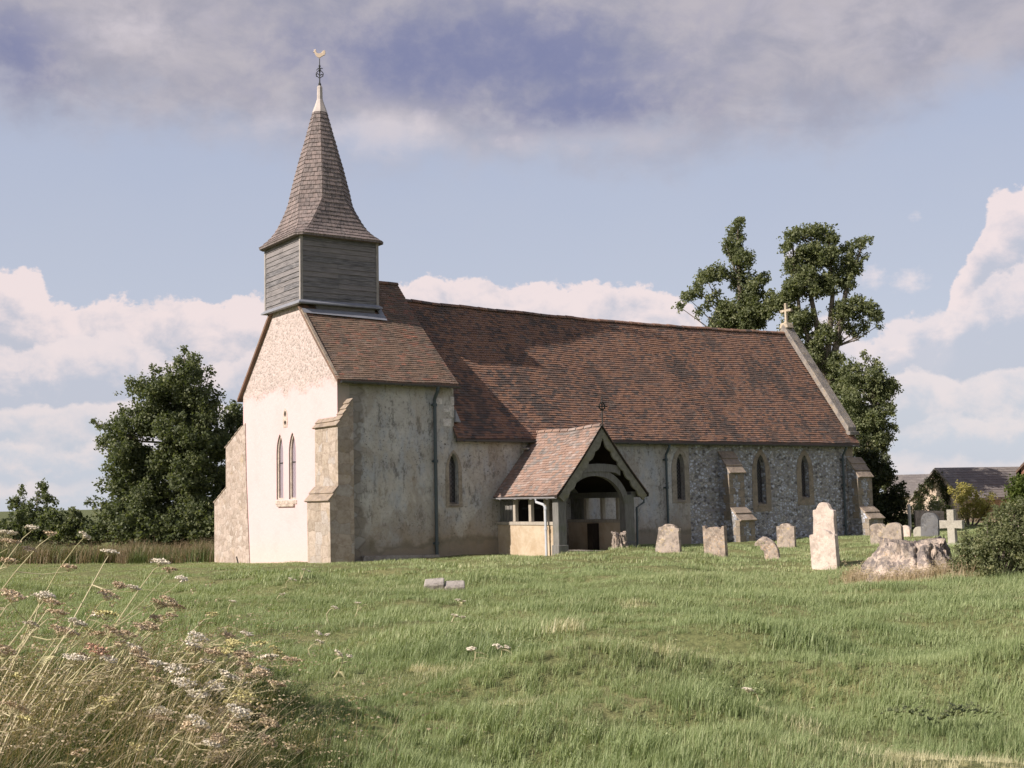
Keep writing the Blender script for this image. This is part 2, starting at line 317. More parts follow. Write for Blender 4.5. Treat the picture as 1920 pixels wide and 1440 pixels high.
def m_plaster():
    m, gg, b, ob = mat('old limewash plaster', .95, .1); z = zof(gg, ob)
    x = gg.n('ShaderNodeSeparateXYZ', {0: ob}).outputs[0]
    c = gg.mix(gg.ss(gg.noise(ob, .9, 6, .6), .35, .65), (.56, .56, .53), (.42, .405, .37))
    c = gg.mix(gg.ss(gg.noise(gg.scale(ob, (1, 1, .6)), 1.7, 7, .7), .46, .60, 0, .8), c, (.42, .45, .48))
    c = gg.mix(gg.ss(gg.noise(gg.scale(ob, (1, 1, .45)), 3.0, 8, .8), .51, .62, 0, .8), c, (.135, .13, .12))
    c = gg.mix(gg.ss(gg.noise(gg.scale(ob, (1, 1, .2)), 1.3, 5, .65), .5, .68, 0, .5), c, (.46, .41, .33))
    c = gg.mix(gg.ss(gg.noise(gg.scale(ob, (1, 1, .7)), .62, 4, .6, .4), .52, .58, 0, .5), c, (.30, .26, .21))
    c = gg.mix(gg.ss(gg.noise(ob, 8, 7, .8), .50, .64, 0, .5), c, (.17, .16, .14)); c = gg.mix(gg.ss(gg.noise(ob, 6.5, 6, .8), .56, .66, 0, .45), c, (.52, .53, .52))
    spot = gg.m('MULTIPLY', gg.ss(gg.noise(ob, 11, 5, .75), .56, .64), gg.ss(gg.noise(ob, .8, 3, .6), .42, .58))
    c = gg.mix(gg.m('MULTIPLY', spot, .85), c, (.05, .048, .042))
    zz = gg.m('ADD', z, gg.m('MULTIPLY', gg.m('SUBTRACT', gg.noise(ob, 1.2, 5, .6), .5), 1.3))
    c = gg.mix(gg.ss(zz, 1.15, .35, 0, .65), c, (.33, .27, .20))
    c = gg.mix(gg.ss(zz, .62, .40, 0, .55), c, (.14, .13, .09)); c = gg.mix(gg.ss(zz, .38, .25, 0, .5), c, (.33, .28, .22))
    # quoin stones bare at the corner
    zz2 = gg.m('MULTIPLY', gg.ss(gg.m('ADD', x, gg.m('MULTIPLY', gg.noise(ob, 1.5, 3, .6), .9)), 1.35, 1.2), 1.0)
    bk = gg.vor(gg.scale(ob, (2.4, 1, 3.6)), 1.0)
    st = gg.mix(gg.n('ShaderNodeSeparateXYZ', {0: bk.outputs['Color']}).outputs[0], (.23, .205, .17), (.36, .36, .35))
    ed = gg.vor(gg.scale(ob, (2.4, 1, 3.6)), 1.0, 'DISTANCE_TO_EDGE').outputs['Distance']
    st = gg.mix(gg.ss(ed, .09, .02, 0, .5), st, (.14, .12, .10))
    c = gg.mix(gg.m('MULTIPLY', zz2, .85), c, st)
    # damp green under the eaves
    up_ = gg.m('MULTIPLY', gg.ss(z, 3.25, 3.75), gg.ss(x, 3.9, 4.1)); up2 = gg.m('MULTIPLY', gg.ss(z, 4.7, 5.2), gg.ss(x, 4.1, 3.9))
    c = gg.mix(gg.m('MULTIPLY', gg.m('MAXIMUM', up_, up2), .5), c, (.19, .18, .11))
    gg.set(b.inputs['Base Color'], c)
    gg.set(b.inputs['Normal'], gg.bump(gg.noise(ob, 4, 7, .7), .8, .05)); return m
plaster = m_plaster()
def m_flint(name, mort, tints, sc=7.6):
    m, gg, b, ob = mat(name, .7, .4)
    w = gg.vm('ADD', ob, gg.scale(gg.n('ShaderNodeTexNoise', {'Vector': ob, 'Scale': 7.0, 'Detail': 2.0}).outputs['Color'], (.08, .08, .08))).outputs[0]
    w = gg.scale(w, (1, 1, 1.5))
    v = gg.vor(w, sc); e = gg.vor(w, sc, 'DISTANCE_TO_EDGE').outputs['Distance']
    c = gg.ramp(gg.n('ShaderNodeSeparateXYZ', {0: v.outputs['Color']}).outputs[0], tints, 'CONSTANT')
    c = gg.mix(gg.ss(e, .16, .05), c, mort); c = gg.mix(gg.ss(gg.noise(ob, 1.3, 5, .6), .5, .72, 0, .6), c, mort)
    gg.set(b.inputs['Base Color'], c); gg.set(b.inputs['Normal'], gg.bump(gg.m('MINIMUM', e, .25), 1.0, .05)); return m
flint = m_flint('knapped flint', (.26, .255, .235), [(0, (.11, .11, .125)), (.12, (.35, .375, .44)), (.32, (.26, .265, .30)), (.5, (.52, .56, .65)), (.72, (.17, .17, .19)), (.80, (.42, .41, .40))])
def m_rubble(name, cols, sc, stretch=(1, 1, 1.3), lich=(.40, .30, .14), edge=.5, lichf=.4, rn=.85):
    m, gg, b, ob = mat(name, .92, .15)
    w = gg.vm('ADD', ob, gg.scale(gg.n('ShaderNodeTexNoise', {'Vector': ob, 'Scale': 4.5, 'Detail': 5.0}).outputs['Color'], (.17, .17, .17))).outputs[0]
    w = gg.scale(w, stretch); v = gg.vor(w, sc, rnd=rn); e = gg.vor(w, sc, 'DISTANCE_TO_EDGE', rn).outputs['Distance']
    c = gg.ramp(gg.n('ShaderNodeSeparateXYZ', {0: v.outputs['Color']}).outputs[0], cols)
    c = gg.mix(gg.ss(gg.noise(ob, 7, 6, .7), .4, .7, 0, .6), c, gg.mix(1.0, c, (.55, .5, .46), 'MULTIPLY'))
    c = gg.mix(gg.ss(e, .06, .0, 0, edge), c, (.22, .175, .14)); c = gg.mix(gg.ss(gg.noise(ob, 2, 5, .6), .55, .75, 0, lichf), c, lich)
    gg.set(b.inputs['Base Color'], c)
    n1 = gg.bump(gg.m('MINIMUM', e, .12), .8, .05); gg.set(b.inputs['Normal'], gg.bump(gg.noise(ob, 9, 6, .7), .6, .04, n1)); return m
rubble = m_rubble('buttress rubble', [(0, (0.400, 0.336, 0.288)), (.4, (0.496, 0.424, 0.368)), (.7, (0.352, 0.296, 0.248)), (1, (0.528, 0.472, 0.424))], 4.2, edge=.38)
ashlar = m_rubble('buttress blocks', [(0, (0.384, 0.328, 0.264)), (.4, (0.480, 0.416, 0.352)), (.7, (0.336, 0.288, 0.232)), (1, (0.464, 0.432, 0.400))], 3.0, (0.800, 0.800, 1.000), lichf=.3, rn=.42, edge=.32)
def m_stone(name, c1, c2, lich, lf=.6, dark=(.2, .19, .17), df=.4, sc=1.0):
    m, gg, b, ob = mat(name, .93, .12)
    c = gg.mix(gg.ss(gg.noise(ob, 2.6 * sc, 6, .65), .35, .65), c1, c2)
    c = gg.mix(gg.ss(gg.noise(ob, 9 * sc, 6, .75), .52, .66, 0, lf), c, lich)
    c = gg.mix(gg.ss(gg.noise(ob, 14 * sc, 6, .8), .56, .7, 0, df), c, dark)
    c = gg.mix(gg.ss(gg.noise(ob, 4 * sc, 6, .7), .6, .68, 0, .5), c, (.50, .48, .42)); c = gg.mix(gg.ss(gg.noise(ob, 6 * sc, 7, .8), .48, .56, 0, df * .8), c, dark); c = gg.mix(gg.ss(gg.noise(ob, 3.1 * sc, 7, .75), .50, .58, 0, min(.75, df + .2)), c, tuple(x * .62 for x in c2)); c = gg.mix(gg.ss(gg.noise(ob, 7.7 * sc, 5, .8), .57, .62, 0, df), c, tuple(min(.75, x * 1.35) for x in c1))
    gg.set(b.inputs['Base Color'], c); gg.set(b.inputs['Normal'], gg.bump(gg.noise(ob, 11, 7, .75), .9, .03)); return m
st_tan = m_stone('dressed stone', (.33, .28, .22), (.26, .225, .18), (.36, .28, .15), .4)
st_cap = m_stone('weathering stone', (0.368, 0.304, 0.240), (0.304, 0.248, 0.200), (0.352, 0.288, 0.144), .5)
st_coping = m_stone('coping stone', (0.320, 0.288, 0.248), (0.208, 0.196, 0.188), (0.400, 0.288, 0.120), .6)
st_window = m_stone('window dressings', (0.592, 0.512, 0.448), (0.512, 0.432, 0.360), (0.400, 0.336, 0.224), .3)
st_cross = m_stone('gable cross stone', (.54, .47, .36), (.46, .39, .30), (.46, .38, .22), .5)
st_pale = m_stone('pale limestone', (0.645, 0.551, 0.489), (0.541, 0.458, 0.395), (0.499, 0.416, 0.312), .45, df=.25)
st_lich = m_stone('lichened limestone', (0.403, 0.346, 0.298), (0.307, 0.259, 0.221), (0.499, 0.384, 0.163), .7, df=.6)
st_lich2 = m_stone('mottled limestone', (0.422, 0.355, 0.298), (0.317, 0.259, 0.211), (0.557, 0.336, 0.096), .6, df=.65, sc=1.4)
st_grey = m_stone('grey headstone', (.16, .165, .175), (.12, .125, .135), (.22, .22, .20), .4)
st_cream = m_stone('cream cross stone', (0.416, 0.400, 0.344), (0.360, 0.344, 0.296), (0.400, 0.376, 0.280), .3, df=.15)
st_slab = m_stone('grey slab', (.42, .39, .35), (.34, .31, .28), (.30, .28, .20), .4)
def m_glass(base=(.035, .033, .035), ld=(.10, .10, .10), ro=.22):
    m, gg, b, ob = mat('leaded glass', ro, .6)
    x, y, z = gg.n('ShaderNodeSeparateXYZ', {0: ob}).outputs[:3]
    s_ = gg.m('ADD', x, y)
    d1 = gg.m('ABSOLUTE', gg.m('SUBTRACT', gg.m('FRACT', gg.m('MULTIPLY', gg.m('ADD', s_, z), 7.5)), .5))
    d2 = gg.m('ABSOLUTE', gg.m('SUBTRACT', gg.m('FRACT', gg.m('MULTIPLY', gg.m('SUBTRACT', s_, z), 7.5)), .5))
    l = gg.m('MAXIMUM', gg.ss(d1, .40, .46), gg.ss(d2, .40, .46))
    gg.set(b.inputs['Base Color'], gg.mix(l, base, ld))
    cell = gg.vor(gg.scale(ob, (7.5, 7.5, 7.5)), 1.0).outputs['Distance']
    gg.set(b.inputs['Normal'], gg.bump(cell, .35, .02)); return m
glass = m_glass(); glassw = m_glass((.26, .22, .26), (.34, .30, .32), .4)  # west glass is paler: reflected sky put into its base colour
def m_leaf(name, c1, c2, c3, tr=.36, vein=None):
    m = bpy.data.materials.new(name); m.use_nodes = True; nt = m.node_tree; nt.nodes.clear(); gg = G(nt)
    rnd = gg.n('ShaderNodeAttribute', attribute_name='rnd').outputs['Fac']
    c = gg.ramp(rnd, [(0, c1), (.55, c2), (1, c3)])
    d = gg.n('ShaderNodeBsdfPrincipled', {'Base Color': c, 'Roughness': .55, 'Specular IOR Level': .3})
    t = gg.n('ShaderNodeBsdfTranslucent', {'Color': gg.mix(1.0, c, (1.25, 1.35, .6), 'MULTIPLY')})
    mx_ = gg.n('ShaderNodeMixShader', {0: tr, 1: d.outputs[0], 2: t.outputs[0]})
    nt.links.new(mx_.outputs[0], gg.n('ShaderNodeOutputMaterial').inputs[0]); return m
leaf_dark = m_leaf('dark tree leaves', (0.083, 0.105, 0.057), (0.127, 0.152, 0.077), (0.231, 0.248, 0.127))
leaf_mid = m_leaf('elm leaves', (.10, .122, .065), (.155, .18, .09), (.27, .285, .15))
leaf_oliv = m_leaf('ivy leaves', (0.025, 0.036, 0.017), (0.044, 0.056, 0.024), (0.111, 0.102, 0.043))
leaf_bush = m_leaf('bush leaves', (0.100, 0.118, 0.060), (0.165, 0.186, 0.094), (0.278, 0.278, 0.146))
leaf_bright = m_leaf('bright shrub leaves', (0.051, 0.076, 0.017), (0.085, 0.119, 0.025), (0.153, 0.178, 0.051))
leaf_yel = m_leaf('yellow shrub leaves', (0.196, 0.196, 0.059), (0.371, 0.332, 0.107), (0.538, 0.469, 0.196))
leaf_grey = m_leaf('pale poplar leaves', (.11, .13, .09), (.16, .18, .12), (.24, .26, .18))
bark = m_stone('bark', (.20, .17, .13), (.13, .11, .09), (.25, .23, .17), .5)
st_stump = m_stone('weathered stump wood', (0.416, 0.352, 0.296), (0.240, 0.216, 0.200), (0.480, 0.416, 0.336), .5, (0.104, 0.088, 0.076), .6, 1.6)

# ------------------------------------------------------------------ ground
def sstep(x, a, b): t = np.clip((x - a) / (b - a), 0, 1); return t * t * (3 - 2 * t)
wv = []
for k in range(14):
    th = rng.uniform(0, 2 * np.pi); fr = rng.uniform(.5, 4.2); wv.append((math.cos(th) * fr, math.sin(th) * fr * 1.0, rng.uniform(0, 6.28), .042 / fr ** .75))
def bumps(x, y):
    h = 0
    for a, b, ph, am in wv: h = h + am * np.sin(a * x + b * y + ph + 1.3 * np.sin(.31 * x - .23 * y + ph))
    return h
def lump(x, y):                                # long low banks that cross the meadow
    a = (x + 16.318) * rh.x + (y + 32.455) * rh.y; d = (x + 16.318) * fh.x + (y + 32.455) * fh.y
    e = d - (10.7 + .55 * np.sin(a * .9 + .5) + .28 * a)
    r_ = .22 * np.exp(-(e / .42) ** 2) * sstep(a, -3.6, -1.8)
    e2 = d - (14.4 + .4 * np.sin(a * .8 + 2) + .12 * a)
    hol = 0
    for (ha, hd, hs, hh) in ((1.1, 9.1, .32, .22), (-.9, 10.3, .5, .18), (2.4, 10.9, .6, .20), (-1.6, 8.4, .45, .18), (3.6, 12.6, .8, .16), (.2, 8.3, .4, .14), (2.2, 9.0, .35, .10), (-.2, 13.4, .5, .12), (5.6, 15.0, .7, .16)): hol = hol + hh * np.exp(-(((a - ha) / (hs * 1.7)) ** 2 + ((d - hd) / hs) ** 2))
    return r_ + .10 * np.exp(-(e2 / .5) ** 2) - hol
def H(x, y):
    x = np.asarray(x, float); y = np.asarray(y, float)
    near = 1 - sstep(np.hypot(x + 4, y + 12), 45, 80)
    h = -.30 * sstep(y, 0, 8) * sstep(-x, -5, 1) * 1.0
    h = h + (bumps(x, y) + lump(x, y)) * near * (1 - .7 * sstep(y, -5, -1))
    return h - .02
def axis(c, inner, step):
    a = [0.0]; s = step
    while a[-1] < 5000:
        if a[-1] > inner: s *= 1.18
        a.append(a[-1] + s)
    a = np.array(a); return np.concatenate([-a[:0:-1], a]) + c
xs = axis(-3, 26, .22); ys = axis(-12, 26, .22)
X, Y = np.meshgrid(xs, ys); Z = H(X, Y)
V = np.stack([X.ravel(), Y.ravel(), Z.ravel()], 1); nx, ny = len(xs), len(ys)
I = (np.arange(ny - 1)[:, None] * nx + np.arange(nx - 1)[None]).ravel()
F = np.stack([I, I + 1, I + nx + 1, I + nx], 1)
def m_ground():
    m, gg, b, ob = mat('meadow ground', .95, .1)
    c = gg.mix(gg.ss(gg.noise(ob, .5, 6, .6), .35, .65), (.17, .19, .08), (.24, .235, .11))
    c = gg.mix(gg.ss(gg.noise(ob, 2.3, 6, .7), .55, .75, 0, .5), c, (.24, .20, .11))
    c = gg.mix(gg.ss(gg.noise(ob, 11, 6, .7), .4, .7, 0, .6), c, (.055, .07, .028))
    c = gg.mix(gg.ss(gg.vm('LENGTH', ob).outputs['Value'], 60, 200), c, (.13, .15, .07))
    gg.set(b.inputs['Base Color'], c); gg.set(b.inputs['Normal'], gg.bump(gg.noise(ob, 9, 5, .7), .7, .08)); return m
ground = fastmesh('ground', V, F, {}, m_ground(), smooth=True); tag(ground, kind='structure')

exec_parts = True
# ------------------------------------------------------------------ the church
church = empty('church', (0, 0, 0))
tag(church, 'small old church with long red tiled nave roof, shingled spire and timber porch', 'church')
BW, BL = 7.06, 4.06                       # west block: width and length
M1 = (9.02 - 5.28) / (BW / 2 + .25); MN = (8.415 - 3.6) / (3.15 + .25)
def lancet(c, w, z0, z1, n=7):
    """pointed light outline, clockwise from bottom left"""
    h = min(w * 1.25, (z1 - z0) * .4); zs = z1 - h; pts = [(c - w / 2, z0), (c + w / 2, z0)]
    for k in range(n + 1):
        t = math.radians(60 * k / n); pts.append((c - w / 2 + w * math.cos(t), zs + h * math.sin(t) / .866))
    for k in range(n - 1, -1, -1):
        t = math.radians(60 * k / n); pts.append((c + w / 2 - w * math.cos(t), zs + h * math.sin(t) / .866))
    return pts
# west gable wall with twin lancets and a small niche
lanW = [(4.075, .52, 1.83, 3.92), (3.13, .52, 1.83, 3.92)]
nich = [[(3.64 + rx * math.cos(t), zc + rz_ * math.sin(t)) for t in np.linspace(0, 2 * math.pi, 13)[:-1]] for zc, rx, rz_ in ((4.53, .075, .10), (4.25, .085, .075))]
ye = 5.28 + M1 * .25 - .09
top = 7.90; vt = (top - ye) / M1
out = [(0, -.7), (BW, -.7), (BW, ye)]
for k in range(9): t = k / 8; out.append((BW - t * vt, ye + t * (top - ye) + 0.0))
for k in range(9): t = k / 8; out.append((vt - t * vt, top - t * (top - ye)))
mb = MB(); mb.prism(out, [lancet(*a) for a in lanW] + nich, VZ(), 0, .4)
mb.build('wall', westwall, church)
mb = MB(); mb.prism([(3.4, 4.1), (3.9, 4.1), (3.9, 4.66), (3.4, 4.66)], [], VZ(), .10, .39); nb = mb.build('niche', st_tan, church)
mb = MB(); mb.prism([(3.50, 4.10), (3.78, 4.10), (3.82, 4.3), (3.77, 4.60), (3.64, 4.72), (3.51, 4.60), (3.46, 4.3)], nich, VZ(), -.012, .004); mb.build('surround', st_window, nb)
for c, w, z0, z1 in lanW:
    mb = MB(); mb.prism(lancet(c, w + .16, z0 - .05, z1 + .12), [lancet(c, w * .76, z0 + .05, z1 - .09)], VZ(), .05, .22)
    wn = mb.build('window', st_window, church, bevel=.015)
    mb = MB(); mb.prism(lancet(c, w * .8, z0, z1 - .06), [], VZ(), .11, .13); mb.build('glass', glassw, wn)
    mb = MB(); mb.box(.09, .108, c - w * .36, c + w * .36, z0 + 1.15, z0 + 1.18); mb.build('saddle_bar', iron, wn)
mb = MB(); mb.box(-.07, .2, 2.95, 4.2, 1.60, 1.68); mb.box(-.025, .2, 2.8, 4.4, 1.68, 1.8); mb.build('window_sill', st_window, church, bevel=.015)
# hood mould over the twin light
# south wall (block and plastered nave in one), flint chancel wall, east gable, north walls
holes = [lancet(3.98, .34, 1.57, 3.14), lancet(13.43, .38, 1.52, 3.18)]
mb = MB(); mb.prism([(.4, -.7), (13.85, -.7), (13.85, 3.82), (4.02, 3.82), (4.02, 5.38), (.4, 5.38)], holes, UZ(), 0, .5)
mb.build('wall', plaster, church)
mb = MB(); mb.prism([(13.85, -.7), (22.65, -.7), (22.65, 3.82), (13.85, 3.82)], [lancet(17.46, .46, 1.31, 3.15), lancet(19.84, .42, 1.51, 3.14)], UZ(), 0, .5)
mb.build('wall', flint, church)
mb = MB(); mb.prism([(.5, -.7), (5.8, -.7), (5.8, 4.0), (3.15, 8.3), (.5, 4.0)], [], VZ(), 22.15, 22.65); mb.build('wall', flint, church)
mb = MB(); mb.box(4.06, 22.65, 5.8, 6.3, -.7, 3.85); mb.build('wall', plaster, church)
mb = MB(); mb.box(.6, 3.4, 6.56, 7.06, -.7, 5.35); mb.build('wall', plaster, church)
mb = MB(); mb.prism([(.5, -.7), (BW, -.7), (BW, ye), (BW / 2, 8.9), (.5, ye + .5 * M1 - .02)], [], VZ(), 3.42, 3.97); mb.build('wall', plaster, church)
for c, w, z0, z1, mt in ((3.98, .34, 1.57, 3.14, 0), (13.43, .38, 1.52, 3.18, 1), (17.46, .46, 1.31, 3.15, 2), (19.84, .42, 1.51, 3.14, 2)):
    mb = MB()
    pr = {0: .012, 1: .014, 2: .014}[mt]; sm = {0: .26, 1: .46, 2: .50}[mt]
    o2 = lancet(c, w + sm, z0 - (.10 if mt < 2 else .28), z1 + sm * .42)
    mb.prism(o2, [lancet(c, w, z0, z1)], UZ(), -pr, .004)
    wn = mb.build('window', m_stone('old window stone', (.37, .335, .28), (.30, .27, .22), (.3, .28, .2), .4) if mt < 2 else st_tan, church)
    mb = MB(); mb.prism(lancet(c, w + .04, z0 - .02, z1 + .02), [], UZ(), .20, .22); mb.build('glass', glass, wn)
    mb = MB(); mb.prism([(-.04, 0), (.20, .10), (.20, -.04), (-.04, -.04)], [], lambda x, y, d: (c + d, x, z0 + y - .04), -w / 2 + .004, w / 2 - .004); mb.build('sill', st_tan, wn)
mb = MB()   # corner quoins of the chancel
for k in range(13):
    wq = .42 if k % 2 else .26; z = -.2 + k * .3
    mb.box(22.65 - wq, 22.658, -.014, .3, z, z + .288, random.random())
mb.build('quoins', st_tan, church, bevel=.01)
mb = MB(); wq_ = m_stone('bare white quoins', (.74, .73, .70), (.62, .60, .57), (.45, .43, .36), .3)
for x0, x1, z0, z1, pz in ((3.63, 3.90, 4.42, 4.62, .01), (3.88, 4.03, 4.25, 4.6, .02), (3.62, 3.93, 3.98, 4.22, .012), (3.9, 4.04, 4.64, 4.9, .012), (3.35, 3.6, 4.66, 4.86, .01)):
    mb = MB(); mb.box(x0, x1, -pz, .2, z0, z1); mb.build('quoin', wq_, church, bevel=.012)
mb = MB(); mb.prism([(4.03, 4.5), (4.03, 4.12), (4.22, 4.10)], [], UZ(), -.10, .2); mb.build('corbel', lead, church)
mb = MB(); mb.prism([(.65, -.4), (3.4, -.4), (3.35, .05), (.75, .12)], [], UZ(), -.16, -.003); mb.build('plinth', st_slab, church, bevel=.02)

# roofs -------------------------------------------------------------
def slope(u0, u1, ve, ze, vr, zr, sag=0.0, bell=0.0, wav=.02):
    ph = random.uniform(0, 6)
    def S(s, t):
        u = u0 + (u1 - u0) * s
        z = ze + (zr - ze) * t; v = ve + (vr - ve) * t
        z -= sag * math.sin(math.pi * min(1, s * 1.0)) * (t ** .8) + bell * math.sin(math.pi * t)
        w = wav * (math.sin(u * 1.1 + ph + 2 * t) * math.sin(t * 3.1) + .5 * math.sin(u * 2.7 + 5 * t + ph))
        return (u, v, z + w)
    return S
def deck(mb, S, ns, nt, th, flip=False):
    g_ = [[Vector(S(i / ns, j / nt)) + Vector((0, 0, -.006)) for i in range(ns + 1)] for j in range(nt + 1)]
    vs = [p for r_ in g_ for p in r_]; n = len(vs); vs += [p - Vector((0, 0, th)) for p in vs]
    fs = []; w = ns + 1
    for j in range(nt):
        for i in range(ns):
            a = j * w + i; fs += [(a, a + 1, a + w + 1, a + w), (a + n, a + w + n, a + w + 1 + n, a + 1 + n)]
    for i in range(ns): fs += [(i, i + n, i + 1 + n, i + 1), (nt * w + i, nt * w + i + 1, nt * w + i + 1 + n, nt * w + i + n)]
    for j in range(nt): fs += [(j * w, (j + 1) * w, (j + 1) * w + n, j * w + n), (j * w + ns, j * w + ns + n, (j + 1) * w + ns + n, (j + 1) * w + ns)]
    mb.add(vs, fs, .75)
def roof(S1, S2, rows, tw, mt, mr, parent, ns=20, ridge_r=.11, th=.09, lift=.022, name='roof', wob=.004):
    mb = MB()
    for k, S in enumerate((S1, S2)):
        if S is None: continue
        SS = S if k == 0 else (lambda s, t, S=S: S(1 - s, t))
        tiles(mb, SS, rows, tw, lift=lift, wob=wob); deck(mb, SS, ns, 8, th)
    o = mb.build(name, mt, parent, recalc=False)
    mb = MB(); a = Vector(S1(0, 1)); L = (Vector(S1(1, 1)) - a).length; n = max(2, int(L / .38))
    for k in range(n):
        p = Vector(S1((k + .02) / n, 1)); q = Vector(S1((k + .98) / n, 1)); dz = random.uniform(-.008, .012)
        vs = []; m = 7
        ax = (q - p).normalized(); sd = ax.cross(Vector((0, 0, 1))).normalized()
        for e, rr in ((p, ridge_r), (q, ridge_r * .93)):
            for i in range(m + 1):
                t = math.pi * i / m; vs.append(e + sd * math.cos(t) * rr * 1.15 + Vector((0, 0, math.sin(t) * rr - .05 + dz)))
        mb.add(vs, [(i, i + 1, m + 2 + i, m + 1 + i) for i in range(m)] + [tuple(range(m + 1)), tuple(range(2 * m + 1, m, -1))], random.random())
    mb.build('ridge_tiles', mr, o, recalc=False)
    return o
roof(slope(-.12, BL, -.25, 5.28, BW / 2, 9.02, bell=.07), slope(-.12, BL, BW + .25, 5.28, BW / 2, 9.02, bell=.07), 50, .165, tile_brown, tile_brown, church, 12)
roof(slope(3.98, 22.78, -.25, 3.60, 3.15, 8.415, sag=.13, bell=.05), slope(3.98, 22.78, 6.55, 3.60, 3.15, 8.415, sag=.13, bell=.05), 56, .165, tile_red, tile_red, church, 40, lift=.030)
# verge strip on the west gable (thin pale mortar and board), both sides
for sg in (1, -1):
    mb = MB(); f = (lambda v: v) if sg == 1 else (lambda v: BW - v)
    pa = [(f(-.24), 5.20), (f(2.2), 5.20 + 2.44 * M1), (f(2.2), 5.29 + 2.44 * M1), (f(-.24), 5.29)]
    mb.prism(pa, [], VZ(), -.115, -.02); mb.build('verge', st_cap, church)
# east coping, kneeler and cross
mb = MB(); mb.prism([(-.05, 3.92), (3.15, 8.45), (6.35, 3.92), (6.35, 4.26), (3.15, 8.80), (-.05, 4.26)], [], VZ(), 22.40, 22.90)
mb.box(22.36, 22.94, -.16, .2, 3.93, 4.08)
cop = mb.build('coping', st_coping, church, bevel=.02)
mb = MB(); ft = lambda v: (3.1 + v)
mb.prism([(-.055, 8.70), (-.045, 9.32), (-.29, 9.30), (-.31, 9.42), (-.045, 9.41), (-.05, 9.68), (.05, 9.68), (.045, 9.41), (.31, 9.42), (.29, 9.30), (.045, 9.32), (.055, 8.95), (.16, 8.78), (.16, 8.70)], [],
         lambda x, y, d: (d, 3.12 + x, y), 22.54, 22.66)
mb.prism([(-.24, 8.62), (.24, 8.62), (.16, 8.84), (-.16, 8.84)], [], lambda x, y, d: (d, 3.14 + x, y), 22.42, 22.80)
mb.build('gable_cross', st_cross, church, bevel=.012)
# gutters and downpipes
def gutter(p, q, r=.06, mt=gutterm, par=church):
    mb = MB(); p = Vector(p); q = Vector(q); m = 6; vs = []
    for e in (p, q):
        for rr in (r, r * .8):
            for i in range(m + 1):
                t = math.pi + math.pi * i / m; d = Vector((0, math.cos(t) * rr, math.sin(t) * rr)) if abs((q - p).x) > abs((q - p).y) else Vector((math.cos(t) * rr, 0, math.sin(t) * rr))
                vs.append(e + d)
    k = m + 1; fs = []
    for i in range(m): fs += [(i, i + 1, 2 * k + i + 1, 2 * k + i), (k + i, 3 * k + i, 3 * k + i + 1, k + i + 1), (i, k + i, k + i + 1, i + 1), (2 * k + i, 2 * k + i + 1, 3 * k + i + 1, 3 * k + i)]
    fs += [(0, 2 * k, 3 * k, k), (m, k + m, 3 * k + m, 2 * k + m)]
    mb.add(vs, fs); n = int((q - p).length / .9) + 1
    for i in range(n):
        c = p.lerp(q, (i + .5) / n); mb.box(c.x - .02, c.x + .02, c.y - r * 1.1, c.y + r * 1.1, c.z - r * 1.12, c.z - r * .6)
    return mb.build('gutter', mt, par)
gutter((-.02, -.30, 5.235), (BL + .02, -.30, 5.20)); gutter((4.2, -.30, 3.545), (22.72, -.30, 3.50))
mb = MB(); mb.box(3.99, 22.40, -.20, -.13, 3.50, 3.62); mb.build('fascia', gutterm, church)
mb = MB(); mb.box(.0, 3.99, -.20, -.13, 5.18, 5.32); mb.build('fascia', gutterm, church)
def dpipe(u, zt, v0=-.09, r=.045, mt=pipe, hop=True, top=None):
    mb = MB(); mb.tube([(u, -.30, zt), (u, -.28, zt - .12), (u, v0, zt - .38), (u, v0, zt - .55), (u, v0, -.15)], r, 8)
    for z in (zt - .6, zt * .55, .35):
        mb.tube([(u, v0, z), (u, v0, z + .09)], r * 1.45, 8); mb.box(u - .09, u + .09, v0 + .03, .0, z + .02, z + .07)
    return mb.build('downpipe', mt, church, smooth=False)
dpipe(3.28, 5.18, r=.055); dpipe(12.70, 3.5); dpipe(21.95, 3.5)
# ------------------------------------------------------------------ buttresses
def cap(mb, a, b, x0, x1, fn, n, th=.06, ov=.04):
    """stepped weathering slabs down a slope from a to b (2D), width x0..x1"""
    for i in range(n):
        p = (a[0] + (b[0] - a[0]) * i / n, a[1] + (b[1] - a[1]) * i / n); q = (a[0] + (b[0] - a[0]) * (i + 1.04) / n, a[1] + (b[1] - a[1]) * (i + 1.04) / n)
        dx, dz = q[0] - p[0], q[1] - p[1]; l = math.hypot(dx, dz); nx_, nz = -dz / l, dx / l
        if nz < 0: nx_, nz = -nx_, -nz
        t1 = th * 1.0; t0 = th * .35; s_ = .004 * i
        mb.prism([p, q, (q[0] + nx_ * t1, q[1] + nz * t1), (p[0] + nx_ * t0, p[1] + nz * t0)], [], fn, x0 - ov, x1 + ov, random.random())
def wallpoly(mb, pts, fn, x0, x1): mb.prism(pts, [], fn, x0, x1)
# south-west, stepping down towards the west
fU = lambda x, y, d: (x, d, y)
mb = MB(); mb.prism([(.34, -.7), (.34, 4.72), (-.17, 3.93), (-.17, 2.17), (-.44, 1.76), (-.42, -.7)], [], fU, -.35, -.002)
mb.prism([(-.002, -.7), (-.002, 4.18), (-.17, 3.93), (-.17, 2.17), (-.44, 1.76), (-.42, -.7)], [], fU, .0, 1.16)
bt = mb.build('buttress', ashlar, church)
mb = MB(); cap(mb, (.33, 4.72), (-.20, 3.90), -.35, -.04, fU, 5); cap(mb, (-.01, 4.19), (-.20, 3.90), -.0, 1.16, fU, 2); mb.build('weathering', st_cap, bt, bevel=.006)
mb = MB(); cap(mb, (-.17, 2.17), (-.47, 1.73), -.35, 1.16, fU, 2); mb.build('weathering', st_cap, bt, bevel=.006)
